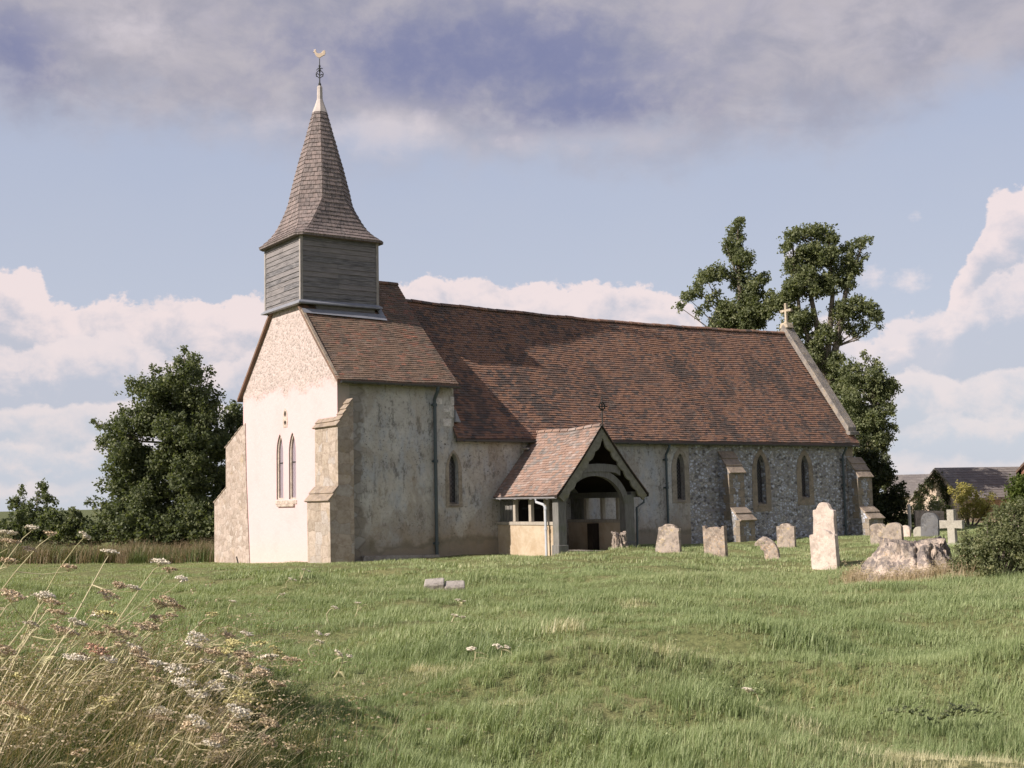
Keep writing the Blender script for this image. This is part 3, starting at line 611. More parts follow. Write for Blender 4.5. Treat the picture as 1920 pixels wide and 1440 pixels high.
# north-west, stepping down towards the north
fV = lambda x, y, d: (d, x, y)
mb = MB(); mb.prism([(6.42, -.9), (6.76, 2.6), (6.84, 4.44), (7.30, 4.28), (8.55, 3.70), (8.55, 2.29), (9.62, 1.80), (9.60, -.9)], [], fV, -.03, .9)
bt = mb.build('buttress', rubble, church)
mb = MB(); cap(mb, (7.10, 4.36), (8.60, 3.68), -.03, .9, fV, 5, .05, .02); mb.build('weathering', st_cap, bt, bevel=.006); mb = MB(); cap(mb, (8.5, 2.31), (9.66, 1.78), -.03, .9, fV, 3, .05, .02)
mb.build('weathering', st_cap, bt, bevel=.006)
# chancel buttresses towards the south
def sbut(u0, u1, l1, l2, z1, zt, z2, sft):
    fS = lambda x, y, d: (d, -x, y)
    mb = MB(); mb.prism([(.0, -.7), (0, zt), (l1, z1), (l1, z2 + .45), (l2, z2), (l2, -.7)], [], fS, u0, u1)
    bt = mb.build('buttress', flint, church)
    mb = MB(); cap(mb, (.0, zt), (l1 + .06, z1 - .06), u0, u1, fS, 3, .07, .03); mb.build('weathering', st_cap, bt, bevel=.01); mb = MB(); cap(mb, (l1, z2 + .45), (l2 + .06, z2 - .05), u0 - sft, u1, fS, 2, .08, .03)
    mb.build('weathering', st_cap, bt, bevel=.01)
    for uu in (u0, u1):
        mb = MB(); z = -.3; k = 0
        while z < zt - .3:
            L = l2 if z < z2 - .05 else l1; h = random.uniform(.24, .34)
            h = min(h, (z2 - z)) if z < z2 - .05 else min(h, z1 - .08 - z)
            if h < .06:
                if z >= z2 - .05: break
                z = z2 + .44; continue
            wq = .2 + .1 * (k % 2)
            a0, a1 = (uu - .012, uu + wq) if uu == u0 else (uu - wq, uu + .012)
            mb.box(a0, a1, -L - .012, -L + .2 + .1 * ((k + 1) % 2), z, z + h - .012, random.random()); z += h; k += 1
        mb.build('quoins', st_tan, bt, bevel=.008)
sbut(15.30, 16.05, .50, .95, 2.50, 3.25, .78, 0); sbut(22.28, 23.1, .50, .95, 2.30, 3.05, .66, 0)

# ------------------------------------------------------------------ belfry, spire and vane
b0, b1, c0, c1 = -.113, 2.566, 2.19, 4.868; zb, zt_ = 7.93, 10.03
mb = MB(); mb.box(b0 + .03, b1 - .03, c0 + .03, c1 - .03, 7.905, zt_); mb.box(.43, b1 - .06, c0 + .06, c1 - .06, 7.4, 7.9)
faces = [((b0, c0), (b1, c0)), ((b1, c0), (b1, c1)), ((b1, c1), (b0, c1)), ((b0, c1), (b0, c0))]
for (p, q) in faces:
    S = lambda s, t, p=p, q=q: (p[0] + (q[0] - p[0]) * s, p[1] + (q[1] - p[1]) * s, zb + (zt_ - zb) * t)
    tiles(mb, S, 13, 2.0, lift=.026, jit=.007, gap=.004, wob=.006)
bel = mb.build('belfry', board, church, recalc=False)
for x, y in ((b0, c0), (b1, c0), (b1, c1), (b0, c1)):
    mb = MB(); sx = -1 if x == b0 else 1; sy = -1 if y == c0 else 1
    mb.box(min(x - .05 * sx, x + .04 * sx), max(x - .05 * sx, x + .04 * sx), min(y - .05 * sy, y + .04 * sy), max(y - .05 * sy, y + .04 * sy), zb - .02, zt_)
    mb.build('corner_board', m_wood('pale corner board', (.36, .34, .32), (.22, .21, .2), (.4, .37, .33), (6, 6, 1), 4), bel)
mb = MB()   # sloping lead drip at the foot
e0, e1 = .03, .13
ring = lambda e, z: [(b0 - e, c0 - e, z), (b1 + e, c0 - e, z), (b1 + e, c1 + e, z), (b0 - e, c1 + e, z)]
mb.add(ring(e0, zb + .07) + ring(e1, zb - .02) + ring(e1, zb - .06) + ring(e0 - .03, zb - .07), [(i + 4 * k, (i + 1) % 4 + 4 * k, (i + 1) % 4 + 4 * k + 4, i + 4 * k + 4) for k in range(3) for i in range(4)])
mb.build('lead_drip', lead, bel)
mb = MB()   # lead apron dressed over the tiles below the drip
def ap(u, v, e=.05): return (u, v, 5.28 + M1 * (v + .25) + e)
mb.add([ap(-.1, 2.16), ap(2.62, 2.16), ap(2.78, 1.93), ap(-.1, 2.00), ap(2.60, 2.75), ap(2.80, 2.55)], [(0, 1, 2, 3), (1, 4, 5, 2)]); mb.build('lead_apron', lead, bel, recalc=False)
lv = [(10.06, 1.565, .20), (10.26, 1.37, .235), (10.5, 1.21, .29), (10.8, 1.10, .37), (11.1, 1.02, .46), (11.4, .955, .56), (11.95, .85, .5), (12.75, .66, .387), (13.5, .465, .272), (14.56, .20, .117)]
cx_, cy_ = (b0 + b1) / 2, (c0 + c1) / 2
cum = [0]
for (z0, a0, _), (z1, a1, _) in zip(lv[:-1], lv[1:]): cum.append(cum[-1] + math.hypot(z1 - z0, a1 - a0))
def spire_pt(corner, t, inset=0):
    d = t * cum[-1]; k = max(i for i in range(len(cum) - 1) if cum[i] <= d + 1e-9); f = (d - cum[k]) / (cum[k + 1] - cum[k])
    z, a, c = [lv[k][i] + (lv[k + 1][i] - lv[k][i]) * f for i in range(3)]
    a -= inset
    P8 = [(-(a - c), -a), (a - c, -a), (a, -(a - c)), (a, a - c), (a - c, a), (-(a - c), a), (-a, a - c), (-a, -(a - c))]
    return Vector((cx_ + P8[corner][0], cy_ + P8[corner][1], z))
mb = MB()
for i in range(8):
    S = lambda s, t, i=i: spire_pt(i, t).lerp(spire_pt((i + 1) % 8, t), s)
    tiles(mb, S, 31, .17 if i % 2 == 0 else .15, lift=.028, jit=.006, gap=.05, wob=.004)
n = 16
vs = [spire_pt(i, k / n, .02) for k in range(n + 1) for i in range(8)]
mb.add(vs, [(k * 8 + i, k * 8 + (i + 1) % 8, (k + 1) * 8 + (i + 1) % 8, (k + 1) * 8 + i) for k in range(n) for i in range(8)], .2)
bot = [spire_pt(i, 0, .0) for i in range(8)]; mb.add(bot + [b - Vector((0, 0, .05)) for b in bot], [tuple(range(15, 7, -1))] + [(i, i + 8, (i + 1) % 8 + 8, (i + 1) % 8) for i in range(8)], .1)
spire = mb.build('spire', shingle, bel, recalc=False)
mb = MB()   # white lead cap: octagonal skirt then neck
def ringo(r_, z, n=8): return [(cx_ + r_ * math.cos(math.pi / 8 + k * math.pi / 4), cy_ + r_ * math.sin(math.pi / 8 + k * math.pi / 4), z) for k in range(n)]
prof = [(.255, 14.50), (.235, 14.56), (.15, 14.80), (.095, 14.97), (.085, 15.38), (.07, 15.42), (.01, 15.44)]
vs = [p for r_, z in prof for p in ringo(r_, z)]
mb.add(vs, [(k * 8 + i, k * 8 + (i + 1) % 8, (k + 1) * 8 + (i + 1) % 8, (k + 1) * 8 + i) for k in range(len(prof) - 1) for i in range(8)]); mb.build('lead_cap', leadw, bel)
ax = Vector((cx_, cy_, 0))
mb = MB(); V_ = lambda a, z, dd=0: ax + rh * a + fh * dd + Vector((0, 0, z))
mb.tube([V_(0, 15.4), V_(0, 16.42)], [.022, .012], 8)
mb.tube([V_(0, 15.43), V_(0, 15.50), V_(0, 15.55)], [.05, .045, .02], 8)
for s_ in (1, -1):                      # scrolled brackets round the rod
    for ph_, zc in ((0, 15.83), (1, 15.98)):
        dr = rh * s_ if ph_ == 0 else fh * s_
        mb.tube([ax + dr * (.02 + .10 * math.sin(t)) + Vector((0, 0, zc - .13 + .26 * t / math.pi)) for t in np.linspace(0, math.pi, 9)], .014, 5)
    mb.tube([V_(0, 15.78), V_(-.07 * s_, 15.84 + .02 * s_), V_(-.115 * s_, 15.80), V_(-.10 * s_, 15.74)], .016, 5)
    mb.tube([V_(0, 15.96), V_(.05 * s_, 16.03), V_(.10 * s_, 15.99 + .03 * s_)], .016, 5)
mb.tube([V_(0, 16.06), V_(0, 16.1), V_(0, 16.16)], [.012, .04, .012], 8)
vane = mb.build('weathervane', iron, church)
ck = [(-.20, .16), (-.185, .215), (-.165, .255), (-.15, .235), (-.135, .26), (-.12, .225), (-.115, .16), (-.08, .11), (0, .095), (.07, .12), (.12, .19), (.17, .21), (.21, .17), (.20, .13), (.215, .09), (.18, .07), (.185, .03), (.13, .02), (.07, -.02), (.02, -.05), (-.04, -.05), (-.10, -.01), (-.15, .06), (-.165, .12), (-.20, .145), (-.235, .15)]
mb = MB(); mb.prism([(x * .95, y * .95) for x, y in ck], [], lambda x, y, d: V_(x, 16.44 + y, d), -.02, .02); mb.tube([V_(0, 16.36), V_(0, 16.44)], .014, 6)
mb.build('cockerel', gild, vane, bevel=.006)

# ------------------------------------------------------------------ porch
PU, PF = 7.2, -3.33
fF = lambda x, y, d: (x, d, y)
sidew = []
for u0, u1 in ((5.60, 5.86), (8.40, 8.66)):
    mb = MB(); sidew.append(mb); mb.prism([(-3.02, -.6), (-.002, -.6), (-.002, .88), (-3.02, .88)], [], lambda x, y, d: (d, x, y), u0, u1)
def m_porchwall():
    m, gg, b, ob = mat('porch plaster', .95, .1); z = zof(gg, ob)
    c = gg.mix(gg.ss(gg.noise(ob, 1.6, 6, .65), .35, .7), (.52, .44, .33), (.40, .31, .21))
    c = gg.mix(gg.ss(gg.noise(ob, 5, 6, .7), .55, .7, 0, .5), c, (.62, .55, .45)); c = gg.mix(gg.ss(gg.noise(ob, 14, 5, .7), .62, .72, 0, .6), c, (.2, .16, .12))
    gg.set(b.inputs['Base Color'], c); gg.set(b.inputs['Normal'], gg.bump(gg.noise(ob, 5, 6, .7), .6, .03)); return m
porch = empty('porch', (0, 0, 0)); porch.parent = church; pw = m_porchwall()
for mb in sidew: mb.build('side_wall', pw, porch)
for uc in (5.73, 8.53):
    mb = MB(); mb.box(uc - .16, uc + .16, -3.04, -.0, .885, .985); mb.build('rail', cream, porch, bevel=.01)
for uc in (5.70, 8.56):
    mb = MB(); mb.box(uc - .10, uc + .10, -3.15, -.0, 1.66, 1.84); mb.build('wall_plate', oak, porch, bevel=.01)
for uc in (5.72, 8.53):
    for v in (-.82, -1.66, -2.44):
        mb = MB(); mb.box(uc - .06, uc + .06, v - .065, v + .065, .987, 1.66); mb.build('mullion', cream, porch, bevel=.008)
    mb = MB()
    for k in range(4): mb.box(uc - .03, uc + .03, -.68 + k * .17, -.53 + k * .17, .987, 1.658, random.random())
    mb.build('side_boarding', oak, porch)
for u0, u1 in ((5.56, 5.87), (8.14, 8.50)):
    mb = MB(); mb.box(u0, u1, -3.24, -2.95, -.3, 1.75); mb.box(u0 - .03, u1 + .03, -3.27, -2.92, -.3, .3)
    mb.build('post', oak, porch, bevel=.02)
# arch braces rising from the posts to a pointed head
def arch(n=14, w=1.135, zs=1.35, zh=2.30, c=7.005):
    L = []
    for k in range(n + 1):
        t = k / n; L.append((c - w * (math.cos(t * math.pi / 2) ** .88 if t < 1 else 0), zs + (zh - zs) * math.sin(t * math.pi / 2) ** 1.05 + .03 * t * t))
    return L
inn = arch(); outr = [(x - .17 * (1 - i / 14) - .02, z + .13 + .10 * (i / 14)) for i, (x, z) in enumerate(inn)]
mir = lambda P_: [(2 * 7.005 - x, z) for x, z in P_]
inn[0] = (5.87, 1.2); outr[0] = (5.72, 1.3)
br = inn + [(7.0, 2.44)] + outr[-2:0:-1] + [(5.72, 1.3)]
for P_ in (br, mir(br)):
    mb = MB(); mb.prism(P_, [], fF, -3.22, -3.04); mb.build('arch_brace', oak, porch, bevel=.01)
mb = MB(); cb = [(6.35, 2.33)] + [(6.35 + 1.62 * k / 8, 2.40 + .06 * math.sin(math.pi * k / 8)) for k in range(9)][1:-1] + [(7.97, 2.33)] + [(7.98, 2.60)] + [(7.98 - 1.66 * k / 8, 2.63 + .07 * math.sin(math.pi * k / 8)) for k in range(1, 8)] + [(6.34, 2.60)]
mb.prism(cb, [], fF, -3.255, -3.07); mb.build('collar_beam', oak, porch, bevel=.01)
# scalloped bargeboards
for sg in (1, -1):
    X_ = lambda a: PU + .04 + sg * a
    Ltot = math.hypot(1.72, 2.07); ux, uz = 1.72 / Ltot, -2.07 / Ltot; nx_, nz = -2.07 / Ltot, -1.72 / Ltot
    topo = (0.0, 3.80); pts = [(topo[0] + ux * t * Ltot, topo[1] + uz * t * Ltot) for t in (0, 1.0)]
    low = []
    n = 7
    for k in range(n * 6 + 1):
        s = 1 - k / (n * 6); w = .24 + .055 * abs(math.sin(s * n * math.pi)); 
        if s > .93: w = .24
        if s < .06: w = .30
        low.append((topo[0] + ux * s * Ltot + nx_ * w, topo[1] + uz * s * Ltot + nz * w))
    low = [q for q in low if q[0] > .012] + [(0.0, 3.80 - .33)]
    poly = pts + low
    poly = [(X_(a), z) for a, z in poly]
    mb = MB(); mb.prism(poly, [], fF, PF - .02, PF + .045); mb.build('bargeboard', barge, porch, bevel=.006)
# dark boarded back of the gable and church door
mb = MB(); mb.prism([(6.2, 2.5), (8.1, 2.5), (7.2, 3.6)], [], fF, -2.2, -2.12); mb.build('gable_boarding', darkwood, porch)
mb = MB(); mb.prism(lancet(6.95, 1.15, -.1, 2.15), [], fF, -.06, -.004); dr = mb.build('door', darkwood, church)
for z in (.5, 1.35): mb = MB(); mb.box(6.5, 7.2, -.075, -.061, z, z + .06); mb.build('hinge', iron, dr)
mb = MB(); mb.prism(lancet(6.95, 1.6, -.1, 2.42), [lancet(6.95, 1.16, -.1, 2.15)], fF, -.03, -.003); mb.build('door_surround', st_tan, church)
def pslope(sg):
    def S(s, t):
        v = (PF - .06) + (.0 - PF + .30 * t + .02) * s
        u = PU + sg * (1.78 * (1 - t)); z = 1.76 + (3.88 - 1.76) * t - .045 * math.sin(math.pi * t) - .05 * math.sin(math.pi * s) * t
        return (u, v, z + .012 * math.sin(v * 3 + 4 * t))
    return S
mb = MB()
for sg in (-1, 1):
    S0 = pslope(sg); SS = (lambda s, t, S0=S0: S0(1 - s, t)) if sg == -1 else S0
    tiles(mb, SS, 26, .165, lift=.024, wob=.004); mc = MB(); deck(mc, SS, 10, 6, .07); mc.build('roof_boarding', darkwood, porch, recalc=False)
pr = mb.build('roof', tile_porch, porch, recalc=False)
mb = MB()
S0 = pslope(-1)
for k in range(9):
    p = Vector(S0(k / 9 + .004, 1)); q = Vector(S0((k + 1) / 9 - .004, 1)); sd = Vector((1, 0, 0)); vs = []
    for e, rr in ((p, .10), (q, .094)):
        for i in range(8):
            t = math.pi * i / 7; vs.append(e + sd * math.cos(t) * rr + Vector((0, 0, math.sin(t) * rr * .9 - .045)))
    mb.add(vs, [(i, i + 1, 9 + i, 8 + i) for i in range(7)] + [tuple(range(8)), tuple(range(15, 7, -1))], random.random())
mb.build('ridge_tiles', tile_porch, porch)
for (s, t, w) in ((.955, .93, .10), (.965, .78, .10), (.93, .72, .22), (.96, .745, .07)):
    mb = MB(); p = Vector(pslope(-1)(s, t)) + Vector((-.05, 0, .05)); mb.box(p.x - .05, p.x + .03, p.y - w, p.y + w * .5, p.z - .03, p.z + .02); mb.build('mortar_patch', leadw, porch, bevel=.01)
gutter((5.40, -3.36, 1.72), (5.40, -.03, 1.735), .055, gutterp, porch); gutter((9.0, -3.3, 1.72), (9.0, -.03, 1.735), .055, gutterm, porch)
mb = MB(); mb.tube([(5.40, -2.35, 1.68), (5.40, -2.37, 1.58), (5.44, -2.68, 1.50), (5.46, -2.74, 1.42), (5.46, -2.75, -.15)], .04, 8)
for z in (1.35, .75): mb.tube([(5.46, -2.75, z), (5.46, -2.75, z + .08)], .055, 8)
mb.build('downpipe', pipew, porch)
mb = MB(); mb.tube([(8.98, -3.15, 1.68), (8.98, -3.14, 1.5), (8.72, -3.1, 1.35), (8.70, -3.1, -.15)], .035, 8); mb.build('downpipe', pipe, porch)
mb = MB()   # thin iron cross on the porch gable
q = lambda a, z: Vector((7.26 + a, PF, z))
mb.tube([q(0, 3.85), q(0, 4.74)], [.024, .018], 6); mb.tube([q(-.2, 4.44), q(.2, 4.44)], .022, 6)
mb.tube([q(.11 * math.cos(t), 4.44 + .11 * math.sin(t)) for t in np.linspace(0, 2 * math.pi, 17)], .02, 5, cap=False)
for a, z in ((-.19, 4.44), (.19, 4.44), (0, 4.66)): mb.tube([q(a - .03, z), q(a, z), q(a + .03, z)], [.005, .028, .005], 6)
mb.build('iron_cross', iron, porch)
mb = MB(); mb.box(5.95, 8.05, -3.0, -.01, -.12, .03); mb.build('floor', st_slab, porch)
# plain dark block inside the porch, its use unknown
mb = MB(); mb.box(8.12, 8.38, -1.62, -1.34, .03, .86); mb.build('dark_block', darkwood, porch, bevel=.01)
#INSERT_REST
# ------------------------------------------------------------------ site frame: a = metres to the right of the viewpoint, d = metres out from it
def site(a, d, z=0.0): p = CAM + rh * a + fh * d; return (p.x, p.y, z)
def gz(x, y): return float(H(x, y))
# ------------------------------------------------------------------ headstones
def stone(label, cat, x, y, w, h, th, prof, mt, yaw=0, lean=0, back=0, group=None, name='headstone', cut=None, bev=.018):
    n = 8; W2 = w / 2; o = [(-W2 * 1.0, -.35), (W2 * 1.0, -.35)]
    if prof == 'shoulder':      # small square shoulders and a rounded head
        o += [(W2, h * .84), (W2 * .96, h * .88), (W2 * .66, h * .89)] + [(W2 * .62 * math.cos(t), h * .89 + h * .11 * math.sin(t)) for t in np.linspace(.15, math.pi - .15, n)] + [(-W2 * .66, h * .89), (-W2 * .96, h * .88), (-W2, h * .84)]
    elif prof == 'round':
        o += [(W2 * math.cos(t), h - W2 * .8 + W2 * .8 * math.sin(t)) for t in np.linspace(0, math.pi, 13)]
    elif prof == 'eared':
        o += [(W2, h), (W2 * .80, h * .99), (W2 * .70, h * .89)] + [(W2 * .6 * math.cos(t), h * .89 + h * .075 * math.sin(t)) for t in np.linspace(.1, math.pi - .1, n)] + [(-W2 * .70, h * .89), (-W2 * .80, h * .99), (-W2, h)]
    elif prof == 'heart':
        o += [(W2 * .98, h * .80)] + [(W2 * (.5 + .46 * math.cos(t)), h * .82 + h * .18 * math.sin(t)) for t in np.linspace(.2, math.pi - .1, n)] + [(0, h * .76)] + [(-W2 * (.5 + .46 * math.cos(math.pi - t)), h * .80 + h * .16 * math.sin(t)) for t in np.linspace(.1, math.pi - .2, n)] + [(-W2 * .98, h * .78)]
    elif prof == 'gothic':
        o += [(W2 * (1 - (k / 8) ** 1.9), h * .66 + h * .34 * math.sin(k / 8 * math.pi / 2)) for k in range(9)] + [(-W2 * (1 - (k / 8) ** 1.9), h * .66 + h * .34 * math.sin(k / 8 * math.pi / 2)) for k in range(7, -1, -1)]
    elif prof == 'broken':
        o += [(W2 * .9, h * .60), (W2 * .62, h * .86), (W2 * .1, h * .97), (-W2 * .35, h), (-W2 * .55, h * .86), (-W2 * 1.15, h * .93), (-W2 * 1.25, h * .72), (-W2 * .9, h * .62)]
    elif prof == 'waisted':
        o = [(-W2 * 1.05, -.35), (W2 * 1.05, -.35), (W2 * 1.0, h * .15), (W2 * .82, h * .74), (W2 * .86, h * .80), (W2 * .84, h * .87), (W2 * .6, h * .88)] + [(W2 * .52 * math.cos(t), h * .89 + h * .11 * math.sin(t)) for t in np.linspace(.2, math.pi - .2, n)] + [(-W2 * .6, h * .88), (-W2 * .84, h * .87), (-W2 * .86, h * .80), (-W2 * .82, h * .74), (-W2, h * .15)]
    mb = MB()
    o = [(a + random.uniform(-.004, .004), b + random.uniform(-.004, .004)) for a, b in o]
    mb.prism(o, [], lambda p, q, d: (p, d, q), -th / 2, th / 2)
    ob = mb.build(name, mt, bevel=bev); ob.location = (x, y, gz(x, y)); ob.rotation_euler = (R(back), R(lean), R(-90 + yaw))
    tag(ob, label, cat, group); return ob
GR = 'headstones in the churchyard'
stone('pale mottled headstone with shouldered top leaning beside the porch', 'gravestone', 6.6, -6.85, .80, .80, .11, 'waisted', st_lich, 14, 3.5, -4, GR)
stone('square headstone with two raised corners and orange lichen on top', 'gravestone', 7.1, -8.2, .70, .82, .13, 'eared', st_lich2, 10, 0, 2, GR)
stone('small broken reddish headstone leaning in front of the chancel', 'gravestone', 7.45, -9.95, .46, .64, .10, 'broken', st_lich2, 12, -10, 0, GR)
stone('plain pale headstone with cut shoulders close to the flint wall', 'gravestone', 13.5, -4.8, .68, .80, .10, 'shoulder', st_lich, 8, 0, 0, GR)
stone('tallest pale headstone with a shouldered top, behind a shorter one', 'gravestone', 6.35, -12.65, .72, 1.46, .11, 'waisted', st_pale, 2, .5, 0, GR)
stone('smooth pale headstone standing right in front of the tallest stone', 'gravestone', 5.50, -13.37, .72, .90, .11, 'shoulder', st_pale, 2, -1, 1.5, GR)
stone('double headstone with two rounded humps behind the tree stump', 'gravestone', 14.25, -8.15, 1.12, .66, .12, 'heart', st_lich, 4, 0, 2, GR)
stone('small round topped pale headstone behind the double humped stone', 'gravestone', 20.9, -3.7, .40, .46, .09, 'round', st_pale, 0, 1, 0, GR)
stone('little pale round topped headstone left of the dark one', 'gravestone', 21.1, -4.15, .44, .46, .09, 'round', st_cream, 6, -2, 0, GR)
stone('dark grey pointed headstone leaning left of the stone cross', 'gravestone', 19.95, -5.45, .66, .84, .11, 'gothic', st_grey, 6, 4, 2, GR)
stone('pale headstone cut off by the right edge behind the bush', 'gravestone', 17.8, -10.5, .5, .78, .1, 'shoulder', st_pale, 3, 0, 0, GR)
mb = MB(); mb.prism([(-.36, -.1), (.36, -.1), (.30, .10), (.08, .25), (-.10, .27), (-.30, .12)], [], lambda p, q, d: (p, d, q), -.16, .16)
o = mb.build('fallen_headstone', st_lich, bevel=.04); o.location = (14.8, -2.6, gz(14.8, -2.6)); o.rotation_euler = (R(18), 0, R(-78)); tag(o, 'low pale broken stone lying in the grass below the chancel', 'gravestone', GR)
cr = empty('cross_headstone', (14.8, -10.05, gz(14.8, -10.05)), R(-84)); tag(cr, 'cream stone cross on a stepped base beside the bush', 'gravestone', GR)
mb = MB(); mb.prism([(-.12, .16), (.12, .16), (.115, .60), (.36, .585), (.36, .83), (.11, .82), (.11, 1.14), (-.11, 1.14), (-.11, .82), (-.36, .83), (-.36, .585), (-.115, .60)], [], lambda p, q, d: (p, d, q), -.075, .075); mb.build('cross', st_cream, cr, bevel=.012)
mb = MB(); mb.box(-.26, .26, -.18, .18, -.2, .16); mb.build('base', st_cream, cr, bevel=.02)
# flat broken slab in the grass, ledger edge, stick
x, y = -4.1, -12.55
for k, (dx, lab) in enumerate(((-.20, 'left half of a split grey slab half sunk in the meadow'), (.18, 'right half of a split grey slab half sunk in the meadow'))):
    mb = MB(); mb.prism([(-.19, -.16), (.19, -.16), (.185, .15), (.04, .17), (-.18, .15)], [], lambda p, q, d: (p, q, d), -.1, .075); o = mb.build('slab', st_slab, bevel=.02)
    px_, py_ = x + rh.x * dx, y + rh.y * dx; o.location = (px_, py_, gz(px_, py_) + .10); o.rotation_euler = (R(20), R(-2 + 3 * k), -YAW + R(3 * k)); tag(o, lab, 'stone slab')
mb = MB(); mb.tube([(0, 0, -.1), (-.03, .0, .12), (-.075, 0, .30)], [.03, .026, .022], 6); o = mb.build('iron_stake', iron); o.location = (-.62, 5.95, gz(-.62, 5.95)); o.rotation_euler = (0, 0, R(-40)); tag(o, 'short dark stake leaning at the foot of the left buttress', 'stake')
# ------------------------------------------------------------------ stumps
def stump(name, label, x, y, r0, h, flare, roots, mt, seed, sl_=0.0):
    rs = np.random.default_rng(seed); nt_, nz = 150, 26
    ph = rs.uniform(0, 6.28, 8); V = []; th = np.linspace(0, 2 * np.pi, nt_, endpoint=False)
    for j in range(nz + 1):
        t = j / nz; z = -.15 + (h + .15) * t
        fl = flare * (1 - t) ** 1.5
        lob = np.abs(np.sin(th * roots / 2 + ph[0] + .5 * np.sin(th + ph[4]))) ** 1.5
        r_ = r0 * (1 + .05 * np.sin(3 * th + ph[1])) - .13 * r0 / .6 * (1 - np.abs(np.sin(5.5 * th + ph[7] + .6 * np.sin(3 * th)))) ** 3 + fl * (.25 + 1.0 * lob) + .030 * np.sin(11 * th + ph[2] + 4 * t + 2 * np.sin(2 * th + 5 * t)) + .018 * np.sin(23 * th + ph[3] + 6 * t) + .012 * rs.standard_normal(nt_) + .03 * np.sin(9 * t + 7 * th)
        zz = z + (.05 * np.sin(2 * th + ph[5]) + .035 * np.sin(7 * th + ph[6]) + .02 * rs.standard_normal(nt_)) * (t ** 3)
        V.append(np.stack([r_ * np.cos(th) + sl_ * (1 - t) * -.15, r_ * np.sin(th), zz], 1))
    top_ = V[-1].copy()
    for f in (.75, .5, .25): q = top_ * [f, f, 1]; q[:, 2] = q[:, 2] * .6 + h * .4 - .02 * (1 - f) + .012 * rs.standard_normal(nt_); V.append(q)
    V = np.concatenate(V); nr = nz + 4; I = (np.arange(nr - 1)[:, None] * nt_ + np.arange(nt_)[None]).ravel(); J = (np.arange(nr - 1)[:, None] * nt_ + (np.arange(nt_)[None] + 1) % nt_).ravel()
    F = np.stack([I, J, J + nt_, I + nt_], 1); V = np.concatenate([V, [[0, 0, h - .03]]]); c = len(V) - 1; l = (nr - 1) * nt_
    k = np.arange(0, nt_, 2); F = np.concatenate([F, np.stack([l + k, l + (k + 1) % nt_, l + (k + 2) % nt_, np.full(len(k), c)], 1)])
    o = fastmesh(name, V, F, {'rnd': rs.random(len(F))}, mt); o.location = (x, y, gz(x, y)); tag(o, label, 'tree stump'); return o
def m_stump(name, c1, c2, c3):
    m, gg, b, ob = mat(name, .93, .12)
    v = gg.scale(ob, (1, 1, .22)); n_ = gg.noise(v, 11, 6, .7)
    c = gg.mix(gg.ss(n_, .35, .65), c1, c2); c = gg.mix(gg.ss(gg.noise(ob, 2.6, 5, .65), .50, .56, 0, .8), c, c3); c = gg.mix(gg.ss(gg.noise(ob, 3.4, 5, .65), .52, .58, 0, .75), c, (.17, .155, .155))
    c = gg.mix(gg.ss(gg.noise(v, 26, 5, .75), .55, .68, 0, .8), c, (.07, .055, .045)); c = gg.mix(gg.ss(gg.noise(ob, 5, 6, .7), .58, .7, 0, .6), c, (.50, .34, .16))
    gg.set(b.inputs['Base Color'], c); n1 = gg.bump(n_, 1.0, .06); gg.set(b.inputs['Normal'], gg.bump(gg.noise(v, 30, 5, .7), .8, .02, n1)); return m
ms = m_stump('weathered stump wood', (.20, .18, .17), (.46, .39, .32), (.66, .55, .46))
stump('tree_stump', 'large pale weathered tree stump with spreading roots left of the bush', 3.62, -17.22, .60, .72, .62, 7, ms, 3, 1.0)
stump('tree_stump', 'small grey ribbed wood stump in front of the porch opening', 7.45, -3.75, .17, .42, .09, 6, ms, 5)

